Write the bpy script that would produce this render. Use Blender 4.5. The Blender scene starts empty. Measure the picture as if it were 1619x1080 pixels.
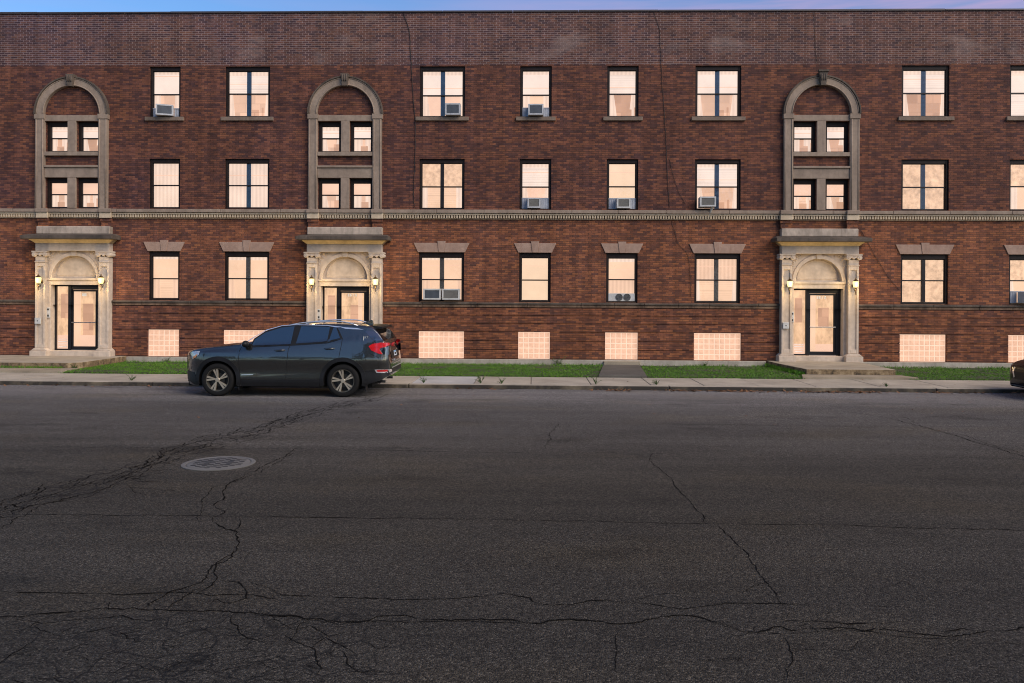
import bpy, bmesh, math, random
from mathutils import Vector, Matrix, noise
R = math.radians
PI = math.pi
random.seed(7)

# ------------------------------------------------------------------ camera, light, exposure
scene = bpy.context.scene
col = scene.collection
YAW, ROLL, HORIZON, FPX, CX = .02612, .00542, 470.0, 1300.0, 809.5      # from the vanishing lines of the facade
EYE = Vector((0, -25.0, 2.17))
FWD = Vector((-math.sin(YAW), math.cos(YAW), 0))
_r = Vector((math.cos(YAW), math.sin(YAW), 0)); _u = Vector((0, 0, 1))
RIGHT = _r*math.cos(ROLL) + _u*math.sin(ROLL)
UP = -_r*math.sin(ROLL) + _u*math.cos(ROLL)
cd = bpy.data.cameras.new('camera'); cam = bpy.data.objects.new('camera', cd); col.objects.link(cam)
m = Matrix.Identity(4)
for i in range(3):
    m[i][0] = RIGHT[i]; m[i][1] = UP[i]; m[i][2] = -FWD[i]; m[i][3] = EYE[i]
cam.matrix_world = m
cd.sensor_width = 36; cd.lens = 36*FPX/1619; cd.shift_y = (HORIZON-540)/1619; cd.clip_end = 600
scene.camera = cam

SUN_EL, SUN_AZ = R(20), R(130)          # sun low behind the photographer's right shoulder, softened by thin cloud
world = bpy.data.worlds.new('World'); scene.world = world; world.use_nodes = True
wt = world.node_tree; wt.nodes.clear()
def wn(t, **k):
    n = wt.nodes.new(t)
    for a, b in k.items(): setattr(n, a, b)
    return n
sky = wn('ShaderNodeTexSky', sky_type='NISHITA', sun_disc=False, sun_elevation=SUN_EL, sun_rotation=SUN_AZ, air_density=1.0, dust_density=.6, ozone_density=2.0)
geo = wn('ShaderNodeTexCoord'); mp = wn('ShaderNodeMapping'); mp.inputs['Scale'].default_value = (1.0, 1.0, 11.0); mp.inputs['Rotation'].default_value = (0, R(5), 0)
nz = wn('ShaderNodeTexNoise'); nz.inputs['Scale'].default_value = 2.6; nz.inputs['Detail'].default_value = 6; nz.inputs['Roughness'].default_value = .55
rp = wn('ShaderNodeValToRGB'); rp.color_ramp.elements[0].position = .40; rp.color_ramp.elements[1].position = .66
mx = wn('ShaderNodeMix', data_type='RGBA'); mx.inputs['B'].default_value = (3.3, 2.0, 2.9, 1)
bg = wn('ShaderNodeBackground'); bg.inputs['Strength'].default_value = .09
out = wn('ShaderNodeOutputWorld')
L = wt.links.new
L(geo.outputs['Generated'], mp.inputs['Vector']); L(mp.outputs[0], nz.inputs['Vector']); L(nz.outputs['Fac'], rp.inputs['Fac'])
tn = wn('ShaderNodeMix', data_type='RGBA', blend_type='MULTIPLY'); tn.inputs['Factor'].default_value = 1; tn.inputs['B'].default_value = (.46, .62, .80, 1); L(sky.outputs[0], tn.inputs['A'])
sc_ = wn('ShaderNodeMath', operation='MULTIPLY'); sc_.inputs[1].default_value = .8
sx = wn('ShaderNodeSeparateXYZ'); L(geo.outputs['Generated'], sx.inputs[0])
ew = wn('ShaderNodeMapRange'); ew.inputs['From Min'].default_value = -.15; ew.inputs['From Max'].default_value = .40; ew.inputs['To Min'].default_value = .12; L(sx.outputs['X'], ew.inputs['Value'])
em = wn('ShaderNodeMath', operation='MULTIPLY'); L(rp.outputs['Color'], em.inputs[0]); L(ew.outputs[0], em.inputs[1]); L(em.outputs[0], sc_.inputs[0]); L(sc_.outputs[0], mx.inputs['Factor']); L(tn.outputs['Result'], mx.inputs['A']); L(mx.outputs['Result'], bg.inputs['Color']); L(bg.outputs[0], out.inputs[0])
sl = bpy.data.lights.new('sun', 'SUN'); sl.energy = 1.25; sl.angle = R(46); sl.color = (1, .86, .71)
so = bpy.data.objects.new('sun', sl); col.objects.link(so)
sd = Vector((math.sin(SUN_AZ)*math.cos(R(38)), math.cos(SUN_AZ)*math.cos(R(38)), math.sin(R(38))))
so.rotation_euler = sd.to_track_quat('Z', 'Y').to_euler()
scene.cycles.filter_width = 1.05
scene.view_settings.view_transform = 'Standard'; scene.view_settings.look = 'None'
scene.view_settings.exposure = 1.33; scene.view_settings.gamma = 1

# ------------------------------------------------------------------ helpers
def ray(px, py): return RIGHT*(px-CX) - UP*(py-HORIZON) + FWD*FPX
def P(px, py, Y=0.0):
    d = ray(px, py); q = EYE + d*((Y-EYE.y)/d.y); return q.x, q.z
def G(px, py, z=0.0):
    d = ray(px, py); q = EYE + d*((z-EYE.z)/d.z); return q.x, q.y

class MB:
    def __init__(s): s.v = []; s.f = []
    def add(s, vs, fs):
        n = len(s.v); s.v += [tuple(a) for a in vs]; s.f += [tuple(i+n for i in f) for f in fs]
    def box(s, x0, x1, y0, y1, z0, z1):
        s.add([(x0,y0,z0),(x1,y0,z0),(x1,y1,z0),(x0,y1,z0),(x0,y0,z1),(x1,y0,z1),(x1,y1,z1),(x0,y1,z1)],
              [(3,2,1,0),(4,5,6,7),(0,1,5,4),(1,2,6,5),(2,3,7,6),(3,0,4,7)]); return s
    def quad(s, a, b, c, d): s.add([a,b,c,d], [(0,1,2,3)]); return s
    def front(s, x0, x1, z0, z1, y): return s.quad((x0,y,z0),(x1,y,z0),(x1,y,z1),(x0,y,z1))
    def prism(s, poly, y0, y1):                       # poly in (x, z), counter-clockwise seen from -Y
        n = len(poly)
        s.add([(p[0],y0,p[1]) for p in poly]+[(p[0],y1,p[1]) for p in poly],
              [tuple(range(n)), tuple(range(2*n-1,n-1,-1))]+[(i,i+n,(i+1)%n+n,(i+1)%n) for i in range(n)]); return s
    def slab(s, poly, z0, z1):                        # poly in (x, y)
        n = len(poly)
        s.add([(p[0],p[1],z0) for p in poly]+[(p[0],p[1],z1) for p in poly],
              [tuple(range(n-1,-1,-1)), tuple(range(n,2*n))]+[(i,(i+1)%n,(i+1)%n+n,i+n) for i in range(n)]); return s
    def tube(s, pts, r, n=8, caps=True):
        pts = [Vector(p) for p in pts]; rings = []
        rr = r if isinstance(r, (list, tuple)) else [r]*len(pts)
        for i, p in enumerate(pts):
            t = (pts[min(i+1,len(pts)-1)]-pts[max(i-1,0)]).normalized()
            a = t.orthogonal().normalized() if i == 0 else (rings_a - t*rings_a.dot(t)).normalized()
            rings_a = a; b = t.cross(a)
            rings.append([p+(a*math.cos(2*PI*k/n)+b*math.sin(2*PI*k/n))*rr[i] for k in range(n)])
        vs = [v for q in rings for v in q]
        fs = [(i*n+k, i*n+(k+1)%n, (i+1)*n+(k+1)%n, (i+1)*n+k) for i in range(len(pts)-1) for k in range(n)]
        if caps: fs += [tuple(range(n-1,-1,-1)), tuple((len(pts)-1)*n+k for k in range(n))]
        s.add(vs, fs); return s
    def lathe(s, prof, o=(0,0,0), axis='Z', n=32):    # prof: (radius, along)
        vs = []; o = Vector(o)
        for r, h in prof:
            for k in range(n):
                a = 2*PI*k/n; c, d = r*math.cos(a), r*math.sin(a)
                vs.append(o+(Vector((c,d,h)) if axis == 'Z' else Vector((c,-h,d)) if axis == 'Y' else Vector((h,c,d))))
        fs = [(i*n+k, i*n+(k+1)%n, (i+1)*n+(k+1)%n, (i+1)*n+k) for i in range(len(prof)-1) for k in range(n)]
        s.add(vs, fs); return s
    def ball(s, c, rx, ry, rz, n=12, m=8):
        c = Vector(c); vs = [c+Vector((0,0,-rz))]
        for i in range(1, m):
            a = -PI/2+PI*i/m
            vs += [c+Vector((rx*math.cos(a)*math.cos(2*PI*k/n), ry*math.cos(a)*math.sin(2*PI*k/n), rz*math.sin(a))) for k in range(n)]
        vs.append(c+Vector((0,0,rz))); e = len(vs)-1
        fs = [(0, 1+(k+1)%n, 1+k) for k in range(n)]+[(1+i*n+k, 1+i*n+(k+1)%n, 1+(i+1)*n+(k+1)%n, 1+(i+1)*n+k) for i in range(m-2) for k in range(n)]
        fs += [(e, 1+(m-2)*n+k, 1+(m-2)*n+(k+1)%n) for k in range(n)]
        s.add(vs, fs); return s
    def build(s, name, mat, parent=None, smooth=False, bevel=0, kind=None, auto=None):
        me = bpy.data.meshes.new(name); me.from_pydata(s.v, [], s.f); me.update()
        o = bpy.data.objects.new(name, me); col.objects.link(o)
        if mat: me.materials.append(mat)
        if smooth: me.polygons.foreach_set('use_smooth', [True]*len(me.polygons))
        if auto:
            me.polygons.foreach_set('use_smooth', [True]*len(me.polygons)); me.set_sharp_from_angle(angle=auto)
        if bevel:
            b = o.modifiers.new('bevel', 'BEVEL'); b.width = bevel; b.segments = 2; b.limit_method = 'ANGLE'
        if parent: o.parent = parent
        if kind: o['kind'] = kind
        return o
def tag(o, label, cat, group=None, kind=None):
    o['label'] = label; o['category'] = cat
    if group: o['group'] = group
    if kind: o['kind'] = kind
    return o
def empty(name, loc=(0,0,0), rz=0):
    o = bpy.data.objects.new(name, None); col.objects.link(o); o.location = loc; o.rotation_euler.z = rz; o.empty_display_size = .2; return o
def copy_tree(o, parent=None):
    c = o.copy(); col.objects.link(c); c.parent = parent
    for ch in list(o.children): copy_tree(ch, c)
    return c
def text_mesh(name, body, size, mat, parent, M, depth=.004):
    cu = bpy.data.curves.new(name, 'FONT'); cu.body = body; cu.size = size; cu.extrude = depth; cu.align_x = 'CENTER'; cu.align_y = 'CENTER'
    t = bpy.data.objects.new(name+'_c', cu); col.objects.link(t)
    me = bpy.data.meshes.new_from_object(t.evaluated_get(bpy.context.evaluated_depsgraph_get()))
    bpy.data.objects.remove(t); bpy.data.curves.remove(cu)
    o = bpy.data.objects.new(name, me); col.objects.link(o); me.materials.clear(); me.materials.append(mat)
    me.transform(M); o.parent = parent; return o

# ------------------------------------------------------------------ materials
class NT:
    def __init__(s, name):
        s.m = bpy.data.materials.new(name); s.m.use_nodes = True; s.t = s.m.node_tree
        s.b = s.t.nodes['Principled BSDF']; s.o = s.t.nodes['Material Output']
    def n(s, t, **k):
        x = s.t.nodes.new(t)
        for a, b in k.items():
            if a.startswith('i_'): x.inputs[a[2:].replace('_',' ')].default_value = b
            else: setattr(x, a, b)
        return x
    def l(s, a, b): s.t.links.new(a, b)
    def coord(s, scale=(1,1,1)):
        c = s.n('ShaderNodeTexCoord'); mp = s.n('ShaderNodeMapping'); mp.inputs['Scale'].default_value = scale
        s.l(c.outputs['Object'], mp.inputs['Vector']); return mp.outputs[0]
    def noise(s, scale, detail=4, rough=.55, vec=None, stretch=(1,1,1)):
        x = s.n('ShaderNodeTexNoise', i_Scale=scale, i_Detail=detail, i_Roughness=rough); s.l(vec or s.coord(stretch), x.inputs['Vector']); return x.outputs['Fac']
    def ramp(s, v, stops):
        r = s.n('ShaderNodeValToRGB'); e = r.color_ramp.elements
        while len(e) < len(stops): e.new(.5)
        for q, (p, c) in zip(e, stops): q.position = p; q.color = (*c, 1) if not isinstance(c, (int, float)) else (c, c, c, 1)
        s.l(v, r.inputs['Fac']); return r.outputs['Color']
    def mix(s, a, b, f, mode='MIX'):
        x = s.n('ShaderNodeMix', data_type='RGBA', blend_type=mode)
        for k, v in (('A', a), ('B', b), ('Factor', f)):
            if isinstance(v, (int, float)): x.inputs[k].default_value = v if k == 'Factor' else (v, v, v, 1)
            elif isinstance(v, tuple): x.inputs[k].default_value = (*v, 1)
            else: s.l(v, x.inputs[k])
        return x.outputs['Result']
    def math(s, op, a, b=0.0):
        x = s.n('ShaderNodeMath', operation=op)
        for i, v in enumerate((a, b)):
            if isinstance(v, (int, float)): x.inputs[i].default_value = v
            else: s.l(v, x.inputs[i])
        return x.outputs[0]
    def bump(s, h, strength=.5, dist=.01):
        x = s.n('ShaderNodeBump', i_Strength=strength, i_Distance=dist); s.l(h, x.inputs['Height']); s.l(x.outputs[0], s.b.inputs['Normal'])
    def base(s, c, rough=.8, metal=0.0, spec=.5, coat=0.0):
        if isinstance(c, tuple): s.b.inputs['Base Color'].default_value = (*c, 1)
        else: s.l(c, s.b.inputs['Base Color'])
        s.b.inputs['Roughness'].default_value = rough; s.b.inputs['Metallic'].default_value = metal
        s.b.inputs['Specular IOR Level'].default_value = spec; s.b.inputs['Coat Weight'].default_value = coat; s.b.inputs['Coat Roughness'].default_value = .03
        return s
def plain(name, c, rough=.6, metal=0.0, spec=.5, coat=0.0, var=.15, scale=6, bump=0):
    t = NT(name)
    n = t.noise(scale, 5)
    t.base(t.mix(tuple(x*(1-var) for x in c), tuple(min(1, x*(1+var)) for x in c), t.ramp(n, [(.3, 0), (.7, 1)])), rough, metal, spec, coat)
    if bump: t.bump(t.noise(scale*8, 4), bump, .004)
    return t.m
def emit(name, c, strength):
    t = NT(name); t.base((.02,.02,.02), .4); t.b.inputs['Emission Color'].default_value = (*c, 1); t.b.inputs['Emission Strength'].default_value = strength; return t.m

BW, BH = .195, .0635
def brick_mat(name, c1, c2, mortar, msize=.008, rough=.85, soot=.35):
    t = NT(name)
    c = t.n('ShaderNodeTexCoord'); sp = t.n('ShaderNodeSeparateXYZ'); t.l(c.outputs['Object'], sp.inputs[0])
    cb = t.n('ShaderNodeCombineXYZ'); t.l(t.math('ADD', sp.outputs['X'], sp.outputs['Y']), cb.inputs['X']); t.l(sp.outputs['Z'], cb.inputs['Y'])
    v = cb.outputs[0]
    def bk(a, b, mo):
        x = t.n('ShaderNodeTexBrick'); x.offset = .5; x.inputs['Scale'].default_value = 1; x.inputs['Mortar Size'].default_value = msize; x.inputs['Mortar Smooth'].default_value = .15
        x.inputs['Brick Width'].default_value = BW; x.inputs['Row Height'].default_value = BH; x.inputs['Bias'].default_value = 0
        for k, q in (('Color1', a), ('Color2', b), ('Mortar', mo)): x.inputs[k].default_value = (*q, 1)
        t.l(v, x.inputs['Vector']); return x
    br = bk(c1, c2, mortar)
    row = t.math('FLOOR', t.math('MULTIPLY', sp.outputs['Z'], 1/BH)); par = t.math('FLOORED_MODULO', row, 2.0)
    xx = t.math('ADD', t.math('ADD', sp.outputs['X'], sp.outputs['Y']), t.math('MULTIPLY', t.math('SUBTRACT', 1.0, par), BW*.5))
    cid = t.n('ShaderNodeCombineXYZ'); t.l(t.math('FLOOR', t.math('MULTIPLY', xx, 1/BW)), cid.inputs['X']); t.l(row, cid.inputs['Y'])
    wn_ = t.n('ShaderNodeTexWhiteNoise', noise_dimensions='2D'); t.l(cid.outputs[0], wn_.inputs['Vector'])
    clump = t.math('ADD', t.math('MULTIPLY', wn_.outputs['Value'], .72), t.math('MULTIPLY', t.noise(1.1, 4, .6, stretch=(1, 1, 2.2)), .30))      # firing batches: like bricks cluster
    hue = t.ramp(clump, [(.02, (c2[0]*.42, c2[1]*.58, c2[2]*.85)), (.24, (c2[0]*.72, c2[1]*.76, c2[2]*.95)), (.44, c2), (.70, c1), (.95, (c1[0]*1.15, c1[1]*1.2, c1[2]))])
    bcol = t.mix(hue, mortar, br.outputs['Fac'])
    big = t.noise(.45, 7, .62)
    streak = t.noise(1.0, 5, .6, stretch=(.8, 1, 11))
    mid = t.noise(3.2, 4, .6)
    f = t.math('MULTIPLY', t.math('ADD', .68, t.math('MULTIPLY', streak, .64)), t.math('ADD', .62, t.math('MULTIPLY', big, .76)))
    f = t.math('MULTIPLY', f, t.ramp(t.noise(1.0, 5, .6, stretch=(4.5, 4.5, .35)), [(.42, .80), (.60, 1.04)]))
    fine = t.ramp(t.noise(5.5, 3, .6, stretch=(.9, 1, 2.6)), [(.32, .74), (.5, 1.0), (.72, 1.26)]); f = t.math('MULTIPLY', f, fine)
    cc = t.mix(bcol, f, 1.0, 'MULTIPLY')
    cool = t.ramp(t.noise(.22, 3), [(.42, 0), (.62, 1)])
    xr = t.n('ShaderNodeMapRange'); xr.inputs['From Min'].default_value = -16; xr.inputs['From Max'].default_value = 6; xr.inputs['To Min'].default_value = 1.5; xr.inputs['To Max'].default_value = .35; t.l(sp.outputs['X'], xr.inputs['Value'])
    cool = t.math('MULTIPLY', cool, xr.outputs[0])
    cc = t.mix(cc, t.mix(cc, (.72, .80, 1.15), 1.0, 'MULTIPLY'), t.math('MULTIPLY', cool, .45))
    so_ = t.ramp(mid, [(.55, 0), (.8, 1)])
    cc = t.mix(cc, (.02, .014, .013), t.math('MULTIPLY', so_, soot))
    if 'parapet' in name:                                   # lime bloom on the rebuilt parapet
        ef = t.ramp(t.noise(.55, 6, .65, stretch=(.8, 1, 1.6)), [(.56, 0), (.74, .55)]); cc = t.mix(cc, (.30,.225,.20), ef)
    t.base(cc, rough, 0, .25)
    h = t.math('SUBTRACT', t.math('MULTIPLY', t.noise(60, 3), .3), br.outputs['Fac'])
    t.bump(h, .7, .008)
    return t.m

def stone_mat(name, c, dark, amount=.5, soot_top=0):
    t = NT(name)
    n1 = t.ramp(t.noise(2.2, 6, .65, stretch=(1, 1, .5)), [(.40, 0), (.72, 1)])
    n2 = t.ramp(t.noise(9, 5), [(.3, .86), (.7, 1.08)])
    cc = t.mix(t.mix(c, dark, t.math('MULTIPLY', n1, amount)), n2, 1.0, 'MULTIPLY')
    st = t.ramp(t.noise(1.0, 4, .6, stretch=(9, 9, .7)), [(.55, 0), (.75, 1)])
    cc = t.mix(cc, dark, t.math('MULTIPLY', st, amount*.7))
    t.base(cc, .85, 0, .3); t.bump(t.noise(70, 4), .35, .004)
    return t.m

MAT = {}
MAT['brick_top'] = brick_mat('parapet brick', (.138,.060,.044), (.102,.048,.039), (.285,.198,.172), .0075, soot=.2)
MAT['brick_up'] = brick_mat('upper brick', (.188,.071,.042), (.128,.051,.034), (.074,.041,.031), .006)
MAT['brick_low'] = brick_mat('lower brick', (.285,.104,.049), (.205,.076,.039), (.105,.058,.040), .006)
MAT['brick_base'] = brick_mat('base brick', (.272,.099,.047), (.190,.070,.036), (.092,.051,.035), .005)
MAT['stone'] = stone_mat('limestone', (.60,.50,.40), (.36,.29,.225), .55)
MAT['stone_dark'] = stone_mat('grey limestone', (.315,.243,.185), (.15,.112,.085), .6)
MAT['sill_stone'] = stone_mat('brown sill stone', (.22,.165,.125), (.10,.075,.058), .6)
MAT['stone_black'] = stone_mat('sooty limestone', (.125,.098,.076), (.030,.025,.021), .85)
MAT['stone_pink'] = stone_mat('pinkish sandstone', (.37,.255,.195), (.22,.12,.085), .45)
MAT['tan'] = stone_mat('tan brick dentils', (.60,.485,.34), (.30,.225,.15), .45)
MAT['frame'] = plain('dark brown painted wood', (.014,.0085,.007), .6, spec=.25, var=.3)
MAT['sash'] = plain('dark bronze sash', (.012,.010,.011), .5, spec=.3, var=.3)
MAT['post_sky_tint'] = plain('sky tinted mullion', (.075,.125,.20), .35, var=.25)  # blue of the reflected sky put into the mullion colour
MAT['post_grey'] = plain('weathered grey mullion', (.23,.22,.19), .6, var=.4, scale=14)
MAT['door_metal'] = plain('near black aluminium', (.009,.009,.012), .45, spec=.3, var=.2)
MAT['steel'] = plain('brushed steel', (.30,.30,.30), .35, 1.0, var=.1)
MAT['white_plastic'] = plain('white plastic', (.50,.50,.48), .5, var=.15)
MAT['ac_case'] = plain('grey enamel', (.42,.43,.44), .45, var=.15, scale=9)
MAT['ac_panel'] = plain('pale blue grey plastic', (.30,.33,.38), .5, var=.15)
MAT['ac_dark'] = plain('dark grille', (.055,.065,.078), .5, var=.2)
MAT['cable'] = plain('black cable', (.022,.016,.014), .7)
MAT['roof'] = plain('roof felt', (.05,.05,.055), .9)
MAT['coping'] = plain('dark metal coping', (.045,.036,.038), .5)

def glass():
    t = NT('window glass'); t.t.nodes.remove(t.b)
    tr = t.n('ShaderNodeBsdfTransparent'); gl = t.n('ShaderNodeBsdfGlossy'); gl.inputs['Roughness'].default_value = .015
    fr = t.n('ShaderNodeFresnel', i_IOR=1.5); mx = t.n('ShaderNodeMixShader')
    bp = t.n('ShaderNodeBump', i_Strength=.12, i_Distance=.02); t.l(t.noise(2.2, 2), bp.inputs['Height']); t.l(bp.outputs[0], gl.inputs['Normal'])
    t.l(fr.outputs[0], mx.inputs[0]); t.l(tr.outputs[0], mx.inputs[1]); t.l(gl.outputs[0], mx.inputs[2]); t.l(mx.outputs[0], t.o.inputs[0]); return t.m
MAT['glass'] = glass()

LIT = 2**-1.19        # lit rooms are bright, not burnt out, at this exposure
def lit(name, c, style, strength=.93, depth=.12):
    t = NT(name)
    sp = t.n('ShaderNodeSeparateXYZ'); cc = t.n('ShaderNodeTexCoord'); t.l(cc.outputs['Object'], sp.inputs[0])
    n = t.ramp(t.noise(1.7, 4), [(.3, 1-depth), (.7, 1.03)])
    v = n
    def bandlines(src, period, lo, width):
        fr = t.math('FRACT', t.math('MULTIPLY', src, 1/period)); return t.math('ADD', lo, t.math('MULTIPLY', t.math('GREATER_THAN', fr, width), 1-lo))
    if style == 'slats':
        v = t.math('MULTIPLY', n, bandlines(sp.outputs['Z'], .055, .90, .3)); v = t.math('MULTIPLY', v, bandlines(t.math('ADD', sp.outputs['Z'], .07), .41, .80, .06))
    elif style == 'folds':
        w = t.n('ShaderNodeTexWave', bands_direction='X', i_Scale=2.6, i_Distortion=1.5, i_Detail=2); t.l(t.coord((1,1,.15)), w.inputs['Vector'])
        v = t.math('MULTIPLY', n, t.math('ADD', .86, t.math('MULTIPLY', w.outputs['Fac'], .15)))
    elif style == 'tree_reflection':
        q = t.ramp(t.noise(7, 7, .7), [(.36, .66), (.5, .92), (.62, 1.12)]); v = t.math('MULTIPLY', n, q)  # tree reflections in the panes painted into the emission as noise patches
    elif style == 'room':
        bk = t.n('ShaderNodeTexBrick'); bk.inputs['Scale'].default_value = 1; bk.inputs['Brick Width'].default_value = .47; bk.inputs['Row Height'].default_value = .27; bk.inputs['Mortar Size'].default_value = .012; bk.offset = .37
        for q, w_ in (('Color1', .74), ('Color2', 1.12), ('Mortar', .84)): bk.inputs[q].default_value = (w_, w_, w_, 1)
        cv = t.n('ShaderNodeCombineXYZ'); t.l(sp.outputs['X'], cv.inputs['X']); t.l(sp.outputs['Z'], cv.inputs['Y']); t.l(cv.outputs[0], bk.inputs['Vector'])
        v = t.math('MULTIPLY', n, bk.outputs['Color'])
    elif style == 'room_':
        v = t.math('MULTIPLY', n, bandlines(sp.outputs['Z'], .23, .84, .22)); v = t.math('MULTIPLY', v, bandlines(sp.outputs['X'], .37, .93, .1))
    elif style == 'blocks':
        q = t.ramp(t.noise(11, 5, .6), [(.35, .84), (.65, 1.05)]); v = t.math('MULTIPLY', n, q)
    elif style == 'hall':
        q = t.ramp(t.noise(3.5, 7, .72, stretch=(1.6, 1, .8)), [(.36, .62), (.5, .92), (.64, 1.1)]); v = t.math('MULTIPLY', n, q)
    t.base(tuple(x*.25 for x in c), .7, 0, .2)
    t.l(t.mix(c, v, 1.0, 'MULTIPLY'), t.b.inputs['Emission Color']); t.b.inputs['Emission Strength'].default_value = strength*LIT
    return t.m
PALE, ROSE, WARM, GOLD, DIM = (.97,.77,.65), (.95,.61,.44), (.95,.62,.42), (.93,.58,.35), (.70,.40,.26)
BL = {k: lit('lit '+k, *v) for k, v in {
    'shade': (PALE, 'plain'), 'slats': (PALE, 'slats'), 'folds': ((.96,.71,.56), 'folds'), 'rose': (ROSE, 'plain'), 'warm': (WARM, 'plain'), 'warmslats': (WARM, 'slats'),
    'warmfolds': ((.93,.61,.43), 'folds'), 'gold': ((.93,.60,.39), 'tree_reflection'), 'cream': ((.95,.67,.46), 'plain'), 'room': ((.88,.55,.38), 'room'), 'dim': (DIM, 'room'),
    'block': ((.86,.51,.345), 'blocks'), 'hall': ((.95,.60,.36), 'hall')}.items()}

def asphalt():
    t = NT('worn asphalt')
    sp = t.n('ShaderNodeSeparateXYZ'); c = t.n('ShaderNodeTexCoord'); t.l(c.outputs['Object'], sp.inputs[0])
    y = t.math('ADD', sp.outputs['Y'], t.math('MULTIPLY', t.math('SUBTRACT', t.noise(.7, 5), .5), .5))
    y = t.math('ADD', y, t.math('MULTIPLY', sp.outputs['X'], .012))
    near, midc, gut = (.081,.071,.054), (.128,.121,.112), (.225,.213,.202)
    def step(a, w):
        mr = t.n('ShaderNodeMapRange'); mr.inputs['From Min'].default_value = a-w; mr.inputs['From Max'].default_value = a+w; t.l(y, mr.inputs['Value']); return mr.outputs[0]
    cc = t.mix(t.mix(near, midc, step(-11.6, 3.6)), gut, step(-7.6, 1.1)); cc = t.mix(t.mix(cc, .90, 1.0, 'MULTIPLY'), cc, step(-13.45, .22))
    big = t.ramp(t.noise(.35, 5, .6, stretch=(.5, 1.3, 1)), [(.3, .80), (.7, 1.16)])
    stre = t.ramp(t.noise(1.2, 5, .6, stretch=(.12, 1.8, 1)), [(.35, .86), (.65, 1.10)])
    cc = t.mix(cc, big, 1.0, 'MULTIPLY'); cc = t.mix(cc, stre, 1.0, 'MULTIPLY')
    oil = t.ramp(t.noise(.9, 4, .5, stretch=(.6, 1.2, 1)), [(.60, 1.0), (.72, .62)]); cc = t.mix(cc, oil, 1.0, 'MULTIPLY')
    tan_ = t.ramp(t.noise(.5, 4, .5, stretch=(.7, 1.5, 1)), [(.52, 0), (.68, .35)]); cc = t.mix(cc, t.mix(cc, (1.25,1.12,.86), 1.0, 'MULTIPLY'), tan_)
    vo = t.n('ShaderNodeTexVoronoi', i_Scale=95.0); t.l(t.coord(), vo.inputs['Vector'])
    sep = t.n('ShaderNodeSeparateColor'); t.l(vo.outputs['Color'], sep.inputs[0])
    ag = t.ramp(sep.outputs[0], [(0, .30), (.5, .86), (.85, 1.3), (1, 2.3)])
    cc = t.mix(cc, ag, 1.0, 'MULTIPLY')
    g2 = t.ramp(t.noise(38, 3, .7), [(.3, .72), (.7, 1.22)]); cc = t.mix(cc, g2, 1.0, 'MULTIPLY')
    # map cracking: a fine polygonal net where the surface has broken up (along the old trench and at the near left)
    wv = t.n('ShaderNodeMix', data_type='VECTOR'); wv.inputs['Factor'].default_value = .11
    nzc = t.n('ShaderNodeTexNoise', i_Scale=4.0, i_Detail=4); t.l(t.coord(), nzc.inputs['Vector']); t.l(t.coord((1, 1, 0)), wv.inputs['A']); t.l(nzc.outputs['Color'], wv.inputs['B'])
    def net(scale, w):
        q = t.n('ShaderNodeTexVoronoi', feature='DISTANCE_TO_EDGE', i_Scale=scale); t.l(wv.outputs['Result'], q.inputs['Vector'])
        return t.ramp(q.outputs['Distance'], [(0, 1), (w, 0)])
    patchy = t.ramp(t.noise(1.6, 4), [(.34, 0), (.48, 1)])
    def sub(v, lo, hi):
        mr = t.n('ShaderNodeMapRange'); mr.inputs['From Min'].default_value = lo; mr.inputs['From Max'].default_value = hi; mr.inputs['To Min'].default_value = 1; mr.inputs['To Max'].default_value = 0; t.l(v, mr.inputs['Value']); return mr.outputs[0]
    (ax, ay), (bx, by) = G(20, 800), G(520, 645); ln = math.hypot(bx-ax, by-ay); nx_, ny_ = -(by-ay)/ln, (bx-ax)/ln
    dl = t.math('ABSOLUTE', t.math('ADD', t.math('ADD', t.math('MULTIPLY', sp.outputs['X'], nx_), t.math('MULTIPLY', sp.outputs['Y'], ny_)), -(ax*nx_+ay*ny_)))
    m1 = t.math('MULTIPLY', sub(dl, .20, .55), t.math('LESS_THAN', sp.outputs['X'], bx+.5))
    cx_, cy_ = G(330, 1030); dd = t.n('ShaderNodeVectorMath', operation='DISTANCE'); t.l(t.coord((1, 1.5, 0)), dd.inputs[0]); dd.inputs[1].default_value = (cx_, cy_*1.5, 0)
    m2 = sub(dd.outputs['Value'], .8, 2.1)
    nt_ = t.math('MULTIPLY', t.math('MAXIMUM', t.math('MULTIPLY', net(3.8, .045), m1), t.math('MULTIPLY', net(4.4, .040), m2)), patchy)
    cc = t.mix(cc, (.009,.0085,.008), t.math('MULTIPLY', nt_, .85))
    t.base(cc, .88, 0, .2)
    h = t.math('ADD', t.math('MULTIPLY', vo.outputs['Distance'], -1.0), t.math('MULTIPLY', t.noise(30, 3), 1.2))
    t.bump(h, .8, .014); return t.m
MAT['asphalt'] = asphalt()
def concrete(name, c):
    t = NT(name)
    cc = t.mix(c, t.ramp(t.noise(1.1, 6, .62), [(.3, .72), (.7, 1.12)]), 1.0, 'MULTIPLY')
    cc = t.mix(cc, t.ramp(t.noise(40, 4, .7), [(.3, .85), (.7, 1.1)]), 1.0, 'MULTIPLY')
    t.base(cc, .9, 0, .2); t.bump(t.noise(60, 4), .3, .004); return t.m
MAT['concrete'] = concrete('pavement concrete', (.42,.375,.30))
MAT['concrete_new'] = concrete('newer pale concrete', (.46,.455,.43))
MAT['concrete_old'] = concrete('stained landing concrete', (.33,.28,.205))
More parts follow.
